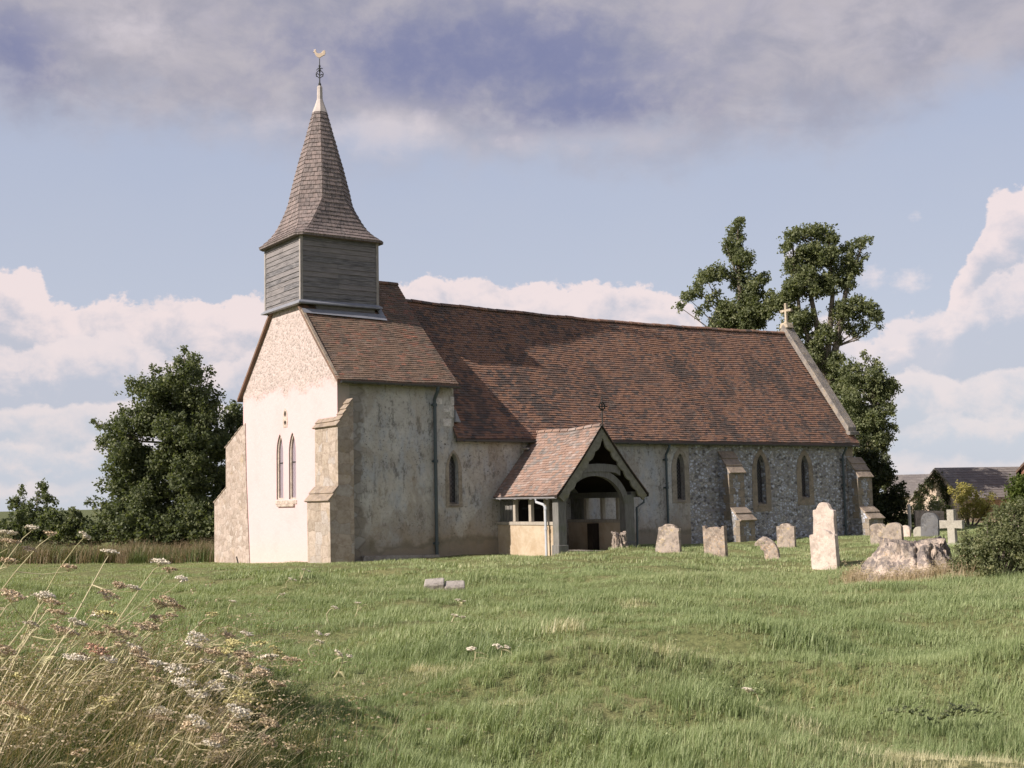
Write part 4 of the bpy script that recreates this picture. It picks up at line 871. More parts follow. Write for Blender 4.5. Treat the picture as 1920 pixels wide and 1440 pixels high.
# ------------------------------------------------------------------ trees and bushes
def leaves_mesh(name, P_, mt, size, rnd, parent, asp=.62):
    n = len(P_); nrm = rng.standard_normal((n, 3)); nrm[:, 2] += .5; nrm /= np.linalg.norm(nrm, axis=1)[:, None]
    t = rng.standard_normal((n, 3)); t -= (t * nrm).sum(1)[:, None] * nrm; t /= np.linalg.norm(t, axis=1)[:, None]; b = np.cross(nrm, t)
    s_ = (size * rng.uniform(.6, 1.3, n))[:, None]
    V = np.stack([P_ - t * s_ * .5, P_ + b * s_ * asp * .5 + nrm * s_ * .08, P_ + t * s_ * .5, P_ - b * s_ * asp * .5 + nrm * s_ * .08], 1).reshape(-1, 3)
    F = np.arange(4 * n).reshape(n, 4)
    return fastmesh(name, V, F, {'rnd': rnd}, mt, parent)
def crown_pts(blobs, dens, seed, depth=.8, m=12, upb=.45, shoot=.55, spread=.0, wind=.0, tight=.055):
    rs = np.random.default_rng(seed); PP = []; RR = []; full = []
    for a, z, r in blobs:
        if r < .78: full.append((a, 0, z, r)); continue
        full.append((a, 0, z, r * .5))
        for k in range(9):                                    # clumps with gaps between them
            u = rs.standard_normal(3); u /= np.linalg.norm(u); u = u * r * .68; full.append((a + u[0], u[1] * (1 + .6 * spread), z + u[2] * .9, r * rs.uniform(.30, .46)))
    zmax = max(b[1] for b in blobs); W_ = np.std([b[0] for b in blobs])
    for (a, yo, z, r) in full:
        copies = [(yo, 1.0)] if r < .3 else [(yo + rs.normal(0, .35) * r, 1.0), (yo + rs.choice([-1, 1]) * (spread * W_ * rs.uniform(.5, 1.1) + r * .4), .8)]
        for off, fr in copies:
            rr = r * fr; k = max(4, int(dens * rr * rr + 6 * rr / .2 * .5))
            u = rs.standard_normal((k, 3)); u /= np.linalg.norm(u, axis=1)[:, None]
            rad = rr * rs.uniform(.15, 1.0, k) ** .5 * .82
            c = np.array([a, off, z]) + u * rad[:, None] * [1, depth, 1]
            d = u * .9 + rs.standard_normal((k, 3)) * .45 + [wind, 0, upb]; d /= np.linalg.norm(d, axis=1)[:, None]
            L = shoot * (.35 + .65 * rs.random(k)) * min(1.0, rr + .25)
            t = rs.random((k, m)) ** .8
            p_ = c[:, None] + d[:, None] * (L[:, None] * t)[..., None] + rs.standard_normal((k, m, 3)) * (tight + .03 * (1 - t[..., None]))
            PP.append(p_.reshape(-1, 3)); sr = rs.random(k)[:, None] * .6 + rs.random((k, m)) * .4; RR.append(sr.ravel())
    P_ = np.concatenate(PP); RR = np.concatenate(RR); k = P_[:, 2] > .02
    return P_[k], RR[k]
def leafy(blobs, trunk):
    sp = [(a, z) for tp in trunk for a, z in tp]; out = list(blobs)
    for a, z, r in blobs:
        c = [q for q in sp if q[1] < z - .1] or sp[:1]; q = min(c, key=lambda q: math.hypot(q[0] - a, q[1] - z)); L = math.hypot(q[0] - a, q[1] - z)
        if L > 1.1 and z > 4:
            for t in (.45, .7): out.append((q[0] + (a - q[0]) * t, q[1] + (z - q[1]) * t + .1, .26))
    return out
def tree(name, label, cat, loc, blobs, dens, mt, leaf, seed, trunk=None, depth=.85, spread=.6, shoot=.55, limbs=True, group=None, m=12, upb=.45, tr=.28, wind=0, tight=.055):
    root = empty(name, loc, -YAW); tag(root, label, cat, group); rs = random.Random(seed)
    P_, RR = crown_pts(leafy(blobs, trunk) if trunk else blobs, dens, seed, depth, m, upb, shoot, spread, wind, tight)
    leaves_mesh('crown' if trunk else 'foliage', P_, mt, leaf, RR, root)
    mb = MB()
    zt = max(b[1] for b in blobs)
    if trunk:
        for tp in trunk:
            pts = [Vector((a, rs.uniform(-.05, .05), z)) for a, z in tp]; n = len(pts)
            r_ = [tr * (1 - .8 * i / (n - 1)) for i in range(n)]
            mb.tube(pts, r_, 9)
        spine = [Vector((a, 0, z)) for tp in trunk for a, z in tp]
        for (a, z, r) in blobs:
            c = Vector((a, 0, z)); cand = [s for s in spine if s.z < z - .1] or [spine[0]]
            s_ = min(cand, key=lambda s: (s - c).length + .3 * abs(s.z - (z - abs(a - s.x) * .7)))
            mid = s_.lerp(c, .5) + Vector((0, rs.uniform(-.3, .3), -.12 * (c - s_).length * rs.uniform(.2, 1)))
            mb.tube([s_, mid, c + Vector((0, 0, r * .2))], [tr * .22, tr * .14, tr * .05], 5)
        mb.build('trunk', bark, root, smooth=True)
    elif limbs:
        for (a, z, r) in blobs:
            mb.tube([(a * .25, 0, 0), (a * .7, rs.uniform(-.1, .1), z * .5), (a, 0, z)], [.03, .02, .008], 5)
        mb.build('stems', bark, root)
    return root
BIG = [(0.81, 8.17, 0.33), (0.45, 7.65, 0.57), (0.98, 7.44, 0.57), (-0.03, 6.81, 0.91), (-0.99, 7.68, 0.29), (-1.35, 6.84, 0.67), (-0.74, 6.23, 0.83), (1.17, 6.55, 0.72), (1.41, 5.58, 0.86), (-1.65, 5.53, 0.91), (-0.26, 5.26, 1.31), (0.7, 4.16, 1.31), (-2.6, 5.31, 0.43), (-3.18, 5.32, 0.26), (-3.61, 5.5, 0.17), (-2.76, 4.6, 0.48), (-3.36, 4.49, 0.17), (-1.92, 4.1, 1.07), (-0.49, 3.36, 1.31), (1.18, 2.85, 1.31), (-2.52, 3.4, 0.43), (1.53, 7.62, 0.19), (1.65, 4.5, 0.86), (-2.87, 2.58, 0.43), (-3.39, 2.71, 0.21), (-1.91, 2.44, 0.95), (-3.33, 1.88, 0.29), (-3.81, 1.89, 0.17), (-2.38, 1.5, 0.86), (-0.72, 1.7, 1.31), (0.94, 1.31, 1.19), (-1.42, 0.54, 0.72), (-0.0, 0.51, 0.86), (1.42, 0.48, 0.72), (-2.3, 5.9, 0.29), (0.32, 8.57, 0.17)]
TG = 'trees around the churchyard'
tree('broadleaf_tree', 'large dark spreading tree left of the church, branches to the ground', 'tree', (2.7, 21.3, 0), BIG, 130, leaf_dark, .145, 11, [[(0, -.3), (.1, 2), (.2, 4.5), (.6, 7.6)]], spread=.8, shoot=.62, group=TG, tr=.24)
tree('broadleaf_tree', 'smaller dark tree half hidden behind the white west wall', 'tree', (6.0, 22.7, 0), [(-0.07, 6.02, 0.45), (0.2, 5.39, 0.7), (-0.3, 4.39, 0.86), (0.13, 2.88, 1.13), (-0.38, 1.64, 1.01), (0.0, 0.63, 0.86), (1.0, 4.6, .8), (1.3, 2.6, 1.0), (1.3, 5.4, .5)], 150, leaf_dark, .15, 12, [[(.3, -.3), (.3, 3), (.2, 5.4)]], shoot=.6, group=TG, tr=.2)
tree('broadleaf_tree', 'small spiky tree standing on the hedge line at far left', 'tree', (2.6, 45.7, 0), [(0.25, 3.1, 0.33), (0.39, 2.36, 0.39), (-0.82, 2.87, 0.26), (-1.0, 2.07, 0.42), (-0.22, 1.5, 0.65), (0.94, 2.35, 0.16), (1.3, 2.11, 0.16), (0.76, 1.48, 0.46), (-0.69, 0.77, 0.72), (1.09, 0.96, 0.33), (-1.39, 1.91, 0.16), (0.28, 0.75, 0.65)], 110, leaf_dark, .17, 13, [[(0, -.2), (0, 1.2), (.2, 2.8)]], shoot=.5, group=TG, tr=.1)
TA = [(0.47, 17.72, 0.34), (0.42, 17.08, 0.53), (0.2, 16.28, 0.53), (0.61, 15.47, 0.69), (-0.31, 16.39, 0.28), (0.5, 14.35, 0.69), (0.84, 13.38, 0.81), (1.57, 14.16, 0.44), (-0.91, 14.73, 0.53), (-1.64, 14.49, 0.53), (-2.11, 13.76, 0.44), (-2.7, 13.3, 0.37), (-3.19, 12.77, 0.25), (-1.37, 13.21, 0.28), (-0.27, 12.29, 0.94), (0.72, 11.95, 1.12), (-0.93, 11.67, 0.56), (1.68, 12.18, 0.81), (2.13, 13.19, 0.44), (2.09, 14.47, 0.25), (0.33, 10.05, 1.41), (0.57, 8.0, 1.41), (0.33, 5.96, 1.09)]
tree('tall_tree', 'tall thin tree with a pointed top behind the nave ridge', 'tree', (35.6, 19.1, 0), TA, 150, leaf_mid, .155, 14, [[(.3, -.3), (.3, 6), (.45, 11), (.4, 14.5), (.4, 17)]], spread=.25, depth=1, shoot=.62, group=TG, tr=.3, upb=.8)
TB = [(-0.74, 16.33, 0.49), (-0.99, 15.71, 0.33), (-0.18, 16.57, 0.46), (0.5, 16.62, 0.52), (1.21, 16.54, 0.58), (1.71, 16.15, 0.36), (0.38, 15.31, 0.97), (-0.56, 14.77, 0.67), (1.23, 15.04, 0.85), (2.55, 15.57, 0.42), (3.24, 15.87, 0.36), (3.75, 16.11, 0.21), (2.66, 14.63, 0.67), (3.46, 15.18, 0.24), (-0.94, 13.16, 0.97), (-1.58, 12.49, 0.61), (0.31, 13.6, 1.0), (1.54, 13.72, 0.79), (2.39, 13.55, 0.42), (2.76, 12.3, 0.55), (3.46, 12.07, 0.49), (3.89, 11.6, 0.39), (4.06, 11.13, 0.18), (1.9, 11.86, 0.7), (-0.39, 11.6, 0.85), (0.8, 10.65, 0.6), (-1.03, 10.99, 0.67), (0.44, 9.5, 0.9), (1.31, 8.79, 0.85), (1.75, 10.31, 0.27), (1.87, 7.7, 0.97), (0.9, 6.35, 1.15), (2.39, 5.71, 1.09)]
tree('tall_tree', 'tall windblown many stemmed tree behind the gable cross', 'tree', (37.6, 15.3, 0), TB, 150, leaf_mid, .155, 15, [[(.6, -.3), (.7, 6), (.5, 9), (-.4, 12), (-.6, 15.8)], [(.7, 6), (.85, 9.5), (.30, 13), (.5, 16)], [(.7, 6), (1.1, 9.5), (1.55, 13), (1.5, 16)], [(.9, 7), (1.6, 10), (2.4, 13.5), (3.3, 15.6)]], spread=.25, depth=1, shoot=.62, group=TG, tr=.27, wind=.4, upb=.8)
tree('broadleaf_tree', 'lower bushy tree beyond the east gable coping', 'tree', (34.2, 7.9, 0), [(-1.1, 7.68, 0.7), (-0.47, 8.53, 0.24), (0.06, 8.19, 0.24), (-0.25, 7.39, 0.65), (0.19, 6.56, 0.7), (0.67, 6.96, 0.38), (1.02, 6.87, 0.16), (-0.14, 5.35, 0.7), (0.47, 5.75, 0.38), (-0.69, 4.96, 0.91), (0.65, 4.93, 0.19), (0.83, 4.77, 0.16), (-0.19, 4.28, 0.59), (-0.71, 3.62, 0.7), (-1.44, 6.33, 0.65), (-.6, 2.2, .8)], 180, leaf_mid, .14, 16, [[(-.3, -.2), (-.3, 3), (-.2, 6), (-.1, 8)]], spread=.3, depth=1, shoot=.5, group=TG, tr=.17)
tree('ivy_clad_bush', 'dense dark ivy covered bush against the east end of the church', 'bush', (29.3, 4.0, 0), [(-0.41, 3.18, 0.49), (-0.13, 2.45, 0.73), (0.05, 1.24, 0.87), (0.68, 1.59, 0.44), (0.98, 1.94, 0.17), (-0.34, 0.65, 0.58), (0.43, 0.63, 0.63), (0.28, 2.32, 0.34), (-0.54, 3.91, 0.34), (-.9, 3.2, .5), (-1.0, 1.8, .7)], 190, leaf_oliv, .13, 17, spread=.4, depth=1, shoot=.3)
tree('poplar_tree', 'distant pale poplar showing between the dark trees and the sky', 'tree', (61.2, 29.4, 0), [(0.2, 5.66, 0.25), (0.21, 4.96, 0.33), (0.34, 4.22, 0.37), (0.17, 3.4, 0.45), (0.39, 2.78, 0.37), (0.04, 2.38, 0.49), (.1, 1.2, .5)], 150, leaf_grey, .15, 18, [[(.1, -.2), (.15, 2.5), (.2, 5)]], shoot=.3, group=TG, tr=.08)
tree('garden_shrub', 'bright green rounded shrub at the right edge before the houses', 'shrub', (30.6, -1.8, 0), [(0.1, 1.77, 0.45), (0.56, 1.92, 0.5), (-0.15, 1.38, 0.32), (0.34, 1.03, 0.59), (1.1, 1.57, 0.68), (0.82, 0.69, 0.63), (1.6, 1.8, .6)], 190, leaf_bright, .11, 19, shoot=.28)
tree('garden_shrub', 'yellow leaved shrub growing in front of the low house', 'shrub', (34.3, 3.0, 0), [(-0.11, 1.59, 0.33), (-0.43, 1.27, 0.3), (0.31, 1.01, 0.35), (-0.09, 0.64, 0.4), (0.65, 0.5, 0.35), (0.45, 1.38, 0.2), (-.3, 1.85, .2), (-.7, 1.7, .22), (.9, .9, .3), (1.1, 1.3, .2)], 210, leaf_yel, .10, 20, shoot=.28)
tree('garden_shrub', 'loose grey green shrub below the ivy covered gable', 'shrub', site(19.3, 58), [(0, .7, .45), (.55, .95, .35), (-.5, .6, .4), (.2, 1.25, .28), (-.9, 1.0, .22), (1.0, .5, .4)], 120, leaf_bush, .10, 21, shoot=.4)
tree('garden_shrub', 'straggly olive shrub between the yellow shrub and the stone cross', 'shrub', site(22.4, 57), [(0, .6, .5), (.7, .9, .45), (1.3, .6, .4), (.9, 1.35, .22), (1.6, 1.2, .25)], 120, leaf_bush, .10, 22, shoot=.4)
tree('garden_shrub', 'low dark shrub left of the white gate post', 'shrub', site(17.7, 56), [(0, .35, .35), (.4, .5, .25), (.9, .35, .3)], 150, leaf_dark, .10, 23, shoot=.3)
BR = [(-.62, .28, .26), (-.55, .55, .22), (-.28, .30, .34), (-.30, .62, .30), (-.02, .86, .26), (.12, .45, .38), (.18, .86, .36), (.32, 1.16, .26), (.5, .38, .36), (.55, .8, .36), (.72, 1.1, .3), (.9, .5, .4), (1.0, .95, .35), (-.1, 1.08, .10), (.2, 1.25, .12), (.45, 1.38, .12), (.62, 1.25, .2), (1.3, .5, .4), (1.35, .95, .35), (-.50, .80, .10)]
tree('bush', 'large grey green bush at the right edge beside the pale stump', 'bush', site(8.75, 22.7, .0), BR, 470, leaf_bush, .055, 24, shoot=.22, spread=.5, depth=1.1, m=14, tight=.025)
# ivy on the house gable
# ------------------------------------------------------------------ hedge, weeds and dry grass along the left boundary
HB = [(-1 + .72 * i + random.uniform(-.2, .2), .55 + random.uniform(-.1, .25), random.uniform(.5, .75)) for i in range(16)]
HB += [(2.2, 1.3, .4), (3.6, 1.2, .5), (4.6, 1.35, .3), (0.3, 1.3, .4), (7.2, 1.2, .4)]
tree('hedge', 'dark overgrown hedge along the left boundary of the meadow', 'hedge', site(-23.6, 53.5), HB, 110, leaf_dark, .16, 25, shoot=.5, spread=.1, depth=1.2)
HB2 = [(.8 * i + random.uniform(-.2, .2), .6 + random.uniform(-.15, .35), random.uniform(.5, .8)) for i in range(15)]
tree('hedge', 'dark hedge running beneath the large spreading tree', 'hedge', site(-17.0, 53.5), HB2, 110, leaf_dark, .16, 26, shoot=.5, spread=.1, depth=1.2)
# ------------------------------------------------------------------ houses on the right
def m_slate():
    m, gg, b, ob = mat('grey slates', .6, .35)
    c = gg.mix(gg.ss(gg.noise(ob, 1.2, 6, .65), .35, .65), (.17, .155, .15), (.23, .21, .195)); c = gg.mix(gg.ss(gg.noise(ob, 2.6, 5, .7), .56, .68, 0, .7), c, (.34, .32, .29))
    w = gg.n('ShaderNodeTexBrick', {'Vector': gg.scale(ob, (1, 1, 1)), 'Scale': 4.0, 'Mortar Size': .03}); gg.set(b.inputs['Base Color'], c)
    gg.set(b.inputs['Normal'], gg.bump(gg.noise(ob, 18, 4, .7), .6, .03)); return m
slate = m_slate()
pinkwall = m_stone('pinkish rendered wall', (.62, .52, .42), (.52, .42, .33), (.36, .22, .15), .6)
brick = m_stone('old brick', (.34, .17, .12), (.26, .13, .09), (.40, .26, .18), .5)
def house(name, label, loc, rz, hw, L, ze, zr, wm, rm, wins=(), ov=.25):
    root = empty(name, loc, rz); tag(root, label, 'house')
    mb = MB(); mb.prism([(-hw, -.3), (hw, -.3), (hw, ze), (0, zr - .12), (-hw, ze)], [], lambda p, q, d: (d, p, q), 0, L); mb.build('wall', wm, root)
    for sg in (1, -1):
        k = (zr - ze) / hw; S = (lambda s, t, sg=sg, k=k: (-.15 + (L + .3) * s, -sg * (hw + ov) * (1 - t), ze - k * ov + (zr - ze + k * ov) * t + .03))
        SS = S if sg == 1 else (lambda s, t, S=S: S(1 - s, t)); mb = MB(); tiles(mb, SS, 12, .32, lift=.02, jit=.006); deck(mb, SS, 4, 2, .1); mb.build('roof', rm, root, recalc=False)
    for (face, c, z0, w, h) in wins:
        mb = MB()
        if face == 'g': mb.box(-.02, .06, c - w / 2, c + w / 2, z0, z0 + h); f = mb.build('window', cream, root); mb = MB(); mb.box(-.027, 0, c - w / 2 + .05, c + w / 2 - .05, z0 + .05, z0 + h - .05); mb.build('glass', glass, f)
        else: mb.box(c - w / 2, c + w / 2, -hw - .02, -hw + .06, z0, z0 + h); f = mb.build('window', cream, root); mb = MB(); mb.box(c - w / 2 + .05, c + w / 2 - .05, -hw - .027, -hw, z0 + .05, z0 + h - .05); mb.build('glass', glass, f)
    return root
house('low_house', 'low pinkish house with a grey slate roof and ivy on its gable', (39.96, 8.8, 0), R(-14), 1.95, 10, 1.40, 2.86, pinkwall, slate, [('g', .3, .55, .7, .6), ('s', 4.2, .5, .8, .7)])
mb_f = (41.35, 1.65, 0)
house('brick_house', 'taller brown roofed house cut off by the right edge', mb_f, R(32.9), 2.6, 8, 2.8, 5.6, brick, tile_brown, [('g', 0, 1.2, .8, .9)])
house('long_barn', 'distant barn whose slate roof shows behind the low house', (57.0, 25.5, 0), R(-50), 3, 14, 1.5, 2.85, pinkwall, slate)
tree('climbing_ivy', 'dark ivy climbing under the roof slopes of the low house', 'ivy', (39.85, 8.80, 0), [(-.1, 2.35, .28), (-.5, 2.05, .3), (-.95, 1.75, .3), (-1.4, 1.35, .32), (.35, 2.05, .28), (.6, 1.7, .3), (.75, 1.3, .3), (.2, 2.45, .2), (-1.6, .9, .3), (.85, .9, .25)], 160, leaf_oliv, .11, 31, limbs=False, shoot=.18, spread=0, depth=.5)
o = [x for x in bpy.data.objects if x.name.startswith('climbing_ivy')][0]; o.rotation_euler = (0, 0, R(-104))
mb = MB(); mb.box(-.05, .05, -.05, .05, -.2, 1.02); mb.prism([(-.05, 1.02), (.05, 1.02), (0, 1.10)], [], lambda p, q, d: (p, d, q), -.05, .05); o = mb.build('gate_post', m_plain('white paint', (.74, .70, .62), .6, .3, 0, .2), bevel=.006); o.location = (29.5, 2.7, 0); tag(o, 'white painted gate post beside the low garden wall', 'post')
mb = MB(); mb.prism([(0, -.2), (1.3, -.2), (1.3, .75), (.75, .78), (0, .80)], [], lambda p, q, d: (p, d, q), 0, .22); o = mb.build('garden_wall', pinkwall, bevel=.02); o.location = site(17.95, 55.5); o.rotation_euler = (0, 0, -YAW); tag(o, 'low pinkish garden wall behind the small headstones', 'wall')

# ------------------------------------------------------------------ grass: instanced tufts over the whole meadow
def vnoise(x, y, sc, seed):
    r_ = np.random.default_rng(seed).random((64, 64)); x = x * sc; y = y * sc
    i = np.floor(x).astype(int); j = np.floor(y).astype(int); fx = x - i; fy = y - j; fx = fx * fx * (3 - 2 * fx); fy = fy * fy * (3 - 2 * fy)
    g_ = lambda a, b: r_[a % 64, b % 64]
    return (g_(i, j) * (1 - fx) + g_(i + 1, j) * fx) * (1 - fy) + (g_(i, j + 1) * (1 - fx) + g_(i + 1, j + 1) * fx) * fy
def fbm(x, y, sc, seed): return (vnoise(x, y, sc, seed) + .5 * vnoise(x, y, sc * 2.1, seed + 1) + .25 * vnoise(x, y, sc * 4.3, seed + 2)) / 1.75
def m_blade(name, cols, straw, tr=.25):
    m = bpy.data.materials.new(name); m.use_nodes = True; nt = m.node_tree; nt.nodes.clear(); gg = G(nt)
    rnd = gg.n('ShaderNodeAttribute', attribute_name='rnd').outputs['Fac']
    dry = gg.n('ShaderNodeAttribute', attribute_name='dry', attribute_type='INSTANCER').outputs['Fac']
    tint = gg.n('ShaderNodeAttribute', attribute_name='tint', attribute_type='INSTANCER').outputs['Fac']
    c = gg.ramp(gg.m('ADD', gg.m('MULTIPLY', rnd, .55), gg.m('MULTIPLY', tint, .5)), cols)
    c = gg.mix(gg.ss(gg.m('ADD', dry, gg.m('MULTIPLY', gg.m('SUBTRACT', rnd, .5), .6)), .35, .95), c, straw)
    d = gg.n('ShaderNodeBsdfPrincipled', {'Base Color': c, 'Roughness': .5, 'Specular IOR Level': .35})
    t = gg.n('ShaderNodeBsdfTranslucent', {'Color': gg.mix(1.0, c, (1.3, 1.35, .6), 'MULTIPLY')})
    mx_ = gg.n('ShaderNodeMixShader', {0: tr, 1: d.outputs[0], 2: t.outputs[0]}); nt.links.new(mx_.outputs[0], gg.n('ShaderNodeOutputMaterial').inputs[0]); return m
blade = m_blade('grass blades', [(0, (0.106, 0.154, 0.066)), (.45, (0.227, 0.291, 0.130)), (1, (0.383, 0.439, 0.229))], (0.564, 0.536, 0.351))
drym = m_blade('dry grass', [(0, (0.272, 0.200, 0.120)), (.5, (0.416, 0.336, 0.216)), (1, (0.592, 0.512, 0.368))], (0.400, 0.336, 0.208), .2)
browng = m_blade('brown tall grass', [(0, (0.128, 0.092, 0.048)), (.5, (0.224, 0.168, 0.096)), (1, (0.352, 0.280, 0.176))], (0.320, 0.256, 0.160), .2)
weedm = m_blade('weed leaves', [(0, (0.056, 0.084, 0.028)), (.5, (0.104, 0.140, 0.052)), (1, (0.208, 0.240, 0.096))], (0.480, 0.400, 0.224), .3)
def tuft(name, nb, spread, h0, h1, w, lean, mt, seed, seg=3, seedhead=0, broad=False):
    rs = np.random.default_rng(seed); V = []; F = []; A = []
    for _ in range(nb):
        r_ = spread * math.sqrt(rs.random()); th = rs.random() * 6.283; bx, by = r_ * math.cos(th), r_ * math.sin(th)
        h = rs.uniform(h0, h1); az = rs.random() * 6.283; l = rs.uniform(.1, .6) * h; ww = w * rs.uniform(.7, 1.3)
        dx, dy = math.cos(az) * l + lean * h * rs.uniform(.5, 1.3) * rh.x, math.sin(az) * l + lean * h * rs.uniform(.5, 1.3) * rh.y
        L_ = math.hypot(dx, dy) + 1e-6; sx, sy = -dy / L_, dx / L_
        if rs.random() < .5: sx, sy = math.cos(az + 1), math.sin(az + 1)
        b = len(V); rv = rs.random()
        for k in range(seg + 1):
            t = k / seg; q = t ** 1.8; z = h * t * (1 - .25 * q * (L_ / h))
            wk = ww * ((1 - t) ** .7 * .98 + .02) if not broad else ww * (math.sin(math.pi * min(.97, t * .92 + .08)) ** .8 + .05)
            V += [(bx + dx * q - sx * wk, by + dy * q - sy * wk, z), (bx + dx * q + sx * wk, by + dy * q + sy * wk, z)]
        for k in range(seg): F.append((b + 2 * k, b + 2 * k + 1, b + 2 * k + 3, b + 2 * k + 2)); A.append(rv)
        if rs.random() < seedhead:
            tx, ty, tz = bx + dx, by + dy, h * (1 - .25 * (L_ / h))
            for k in range(9):
                u = k / 9; px_, py_, pz_ = tx + dx * .35 * u, ty + dy * .35 * u, tz + h * .12 * u * (1 - u)
                b = len(V); s_ = .0055 * (1.2 - u); o1 = rs.standard_normal(3) * s_; o2 = rs.standard_normal(3) * s_
                V += [(px_ - .007, py_, pz_), (px_ + o1[0], py_ + o1[1], pz_ + s_), (px_ + .007 + o2[0], py_ + o2[1], pz_ + o2[2]), (px_, py_, pz_ - s_)]; F.append((b, b + 1, b + 2, b + 3)); A.append(min(1, rv + .4))
    o = fastmesh(name, np.array(V), np.array(F), {'rnd': np.array(A)}, mt); COL.objects.unlink(o); return o
def scatter(name, label, cat, pts, templates, rotz, scl, idx, dry, tint, tilt=None):
    me = bpy.data.meshes.new(name); me.vertices.add(len(pts)); me.vertices.foreach_set('co', pts.astype(np.float32).ravel())
    rot = np.zeros((len(pts), 3)); rot[:, 2] = rotz
    if tilt is not None: rot[:, :2] = tilt
    for n_, t_, v_, k_ in (('rot', 'FLOAT_VECTOR', rot, 'vector'), ('scl', 'FLOAT', scl, 'value'), ('idx', 'INT', idx.astype(np.int32), 'value'), ('dry', 'FLOAT', dry, 'value'), ('tint', 'FLOAT', tint, 'value')):
        at = me.attributes.new(n_, t_, 'POINT'); at.data.foreach_set(k_, (v_ if t_ == 'INT' else v_.astype(np.float32)).ravel())
    o = bpy.data.objects.new(name, me); COL.objects.link(o); tag(o, label, cat, kind='stuff')
    c = bpy.data.collections.new(name + '_kinds')
    for i, t_ in enumerate(templates): t_.name = '%s_%02d' % (t_.name.split('.')[0], i); c.objects.link(t_)
    ng = bpy.data.node_groups.new(name, 'GeometryNodeTree'); ng.interface.new_socket('Geometry', in_out='INPUT', socket_type='NodeSocketGeometry'); ng.interface.new_socket('Geometry', in_out='OUTPUT', socket_type='NodeSocketGeometry')
    N = ng.nodes; L = ng.links; gi = N.new('NodeGroupInput'); go = N.new('NodeGroupOutput'); ins = N.new('GeometryNodeInstanceOnPoints'); ci = N.new('GeometryNodeCollectionInfo')
    ci.inputs['Collection'].default_value = c; ci.inputs['Separate Children'].default_value = True; ci.inputs['Reset Children'].default_value = True
    def na(n_, t_): a = N.new('GeometryNodeInputNamedAttribute'); a.data_type = t_; a.inputs[0].default_value = n_; return a.outputs[0]
    ins.inputs['Pick Instance'].default_value = True
    L.new(gi.outputs[0], ins.inputs['Points']); L.new(ci.outputs[0], ins.inputs['Instance']); L.new(na('idx', 'INT'), ins.inputs['Instance Index'])
    e2r = N.new('FunctionNodeEulerToRotation'); L.new(na('rot', 'FLOAT_VECTOR'), e2r.inputs[0]); L.new(e2r.outputs[0], ins.inputs['Rotation']); L.new(na('scl', 'FLOAT'), ins.inputs['Scale']); L.new(ins.outputs[0], go.inputs[0])
    md = o.modifiers.new('scatter', 'NODES'); md.node_group = ng; return o
def wedge(n, d0, d1, half=.60, p=1.0):
    d = np.sqrt(rng.uniform(d0 ** 2, d1 ** 2, n)); a = d * rng.uniform(-half, half, n); x = CAM.x + rh.x * a + fh.x * d; y = CAM.y + rh.y * a + fh.y * d; return x, y, a, d
def outside(x, y):
    k = ~((x > -.15) & (x < 22.7) & (y > -.05) & (y < 6.8)); k &= ~((x > -.44) & (x < .35) & (y > -.36) & (y < 1.2)); k &= ~((x > -.05) & (x < .9) & (y > 6.3) & (y < 9.65))
    k &= ~((x > 5.5) & (x < 8.7) & (y > -3.1) & (y < 0)); k &= ~(np.hypot(x + 4.1, y + 12.75) < .42); k &= ~(np.hypot(x - 3.62, y + 17.22) < .78); return k
NT = [tuft('grass_near', 30, .09, .06, .155, .0030, .30, blade, 100 + i, 3) for i in range(4)] + [tuft('grass_near', 24, .085, .11, .23, .0029, .50, blade, 110 + i, 4, .06) for i in range(3)]
MT = [tuft('grass_mid', 44, .17, .05, .135, .0042, .32, blade, 120 + i, 2) for i in range(4)] + [tuft('grass_mid', 36, .16, .09, .20, .0040, .50, blade, 130 + i, 3, .06) for i in range(2)]
FT = [tuft('grass_far', 62, .36, .05, .125, .009, .28, blade, 140 + i, 2) for i in range(4)]
near_n, mid_n, far_n = 21000, 22500, 23000
def field(x, y, a, d):
    dry = .42 * fbm(x, y, .55, 21) + .38 * fbm(x * .7 + y * .1, y, 1.7, 22) - .20
    band = np.exp(-((d - (11.5 + .3 * a)) / .55) ** 2) * ((a > -2.2) & (a < 3.2)); dry = dry + .30 * band * fbm(x, y, 1.1, 23) * 1.5
    for (bx, by, s_) in ((-10.35, -22.37, .18), (-10.67, -24.24, .20), (-8.9, -25.33, .13), (-8.38, -23.5, .28), (-6.4, -23.9, .22), (-9.3, -26.0, .12), (-7.6, -20.9, .2), (-4.5, -18.5, .25)):
        dry = dry + 1.0 * np.exp(-((x - bx) ** 2 + (y - by) ** 2) / s_ ** 2)
    pt = sstep(a, 1.7, 2.7) * sstep(-d, -8.35, -7.9); dry = dry + .9 * pt
    sd = np.hypot(x - 3.45, y + 17.5); dry = dry + 1.1 * np.exp(-((sd - .95) / .42) ** 2) * (.4 + fbm(x, y, 2, 24))
    dry = dry + .12 * sstep(d, 14, 30)
    tint = -.12 + .75 * fbm(x, y, .55, 31) + .6 * fbm(x, y, 1.9, 33) + .10 * sstep(d, 10, 30)
    hgt = .50 + 1.05 * fbm(x, y, 1.35, 41) ** 1.5 + .35 * (fbm(x, y, .45, 42) - .5)
    hgt = .86 * hgt * (1 - .55 * pt) * (1 - .25 * np.clip(band, 0, 1))
    hgt = hgt * (1 - .35 * sstep(y, -3.5, -.5))
    return np.clip(dry, 0, 1.3), tint, hgt
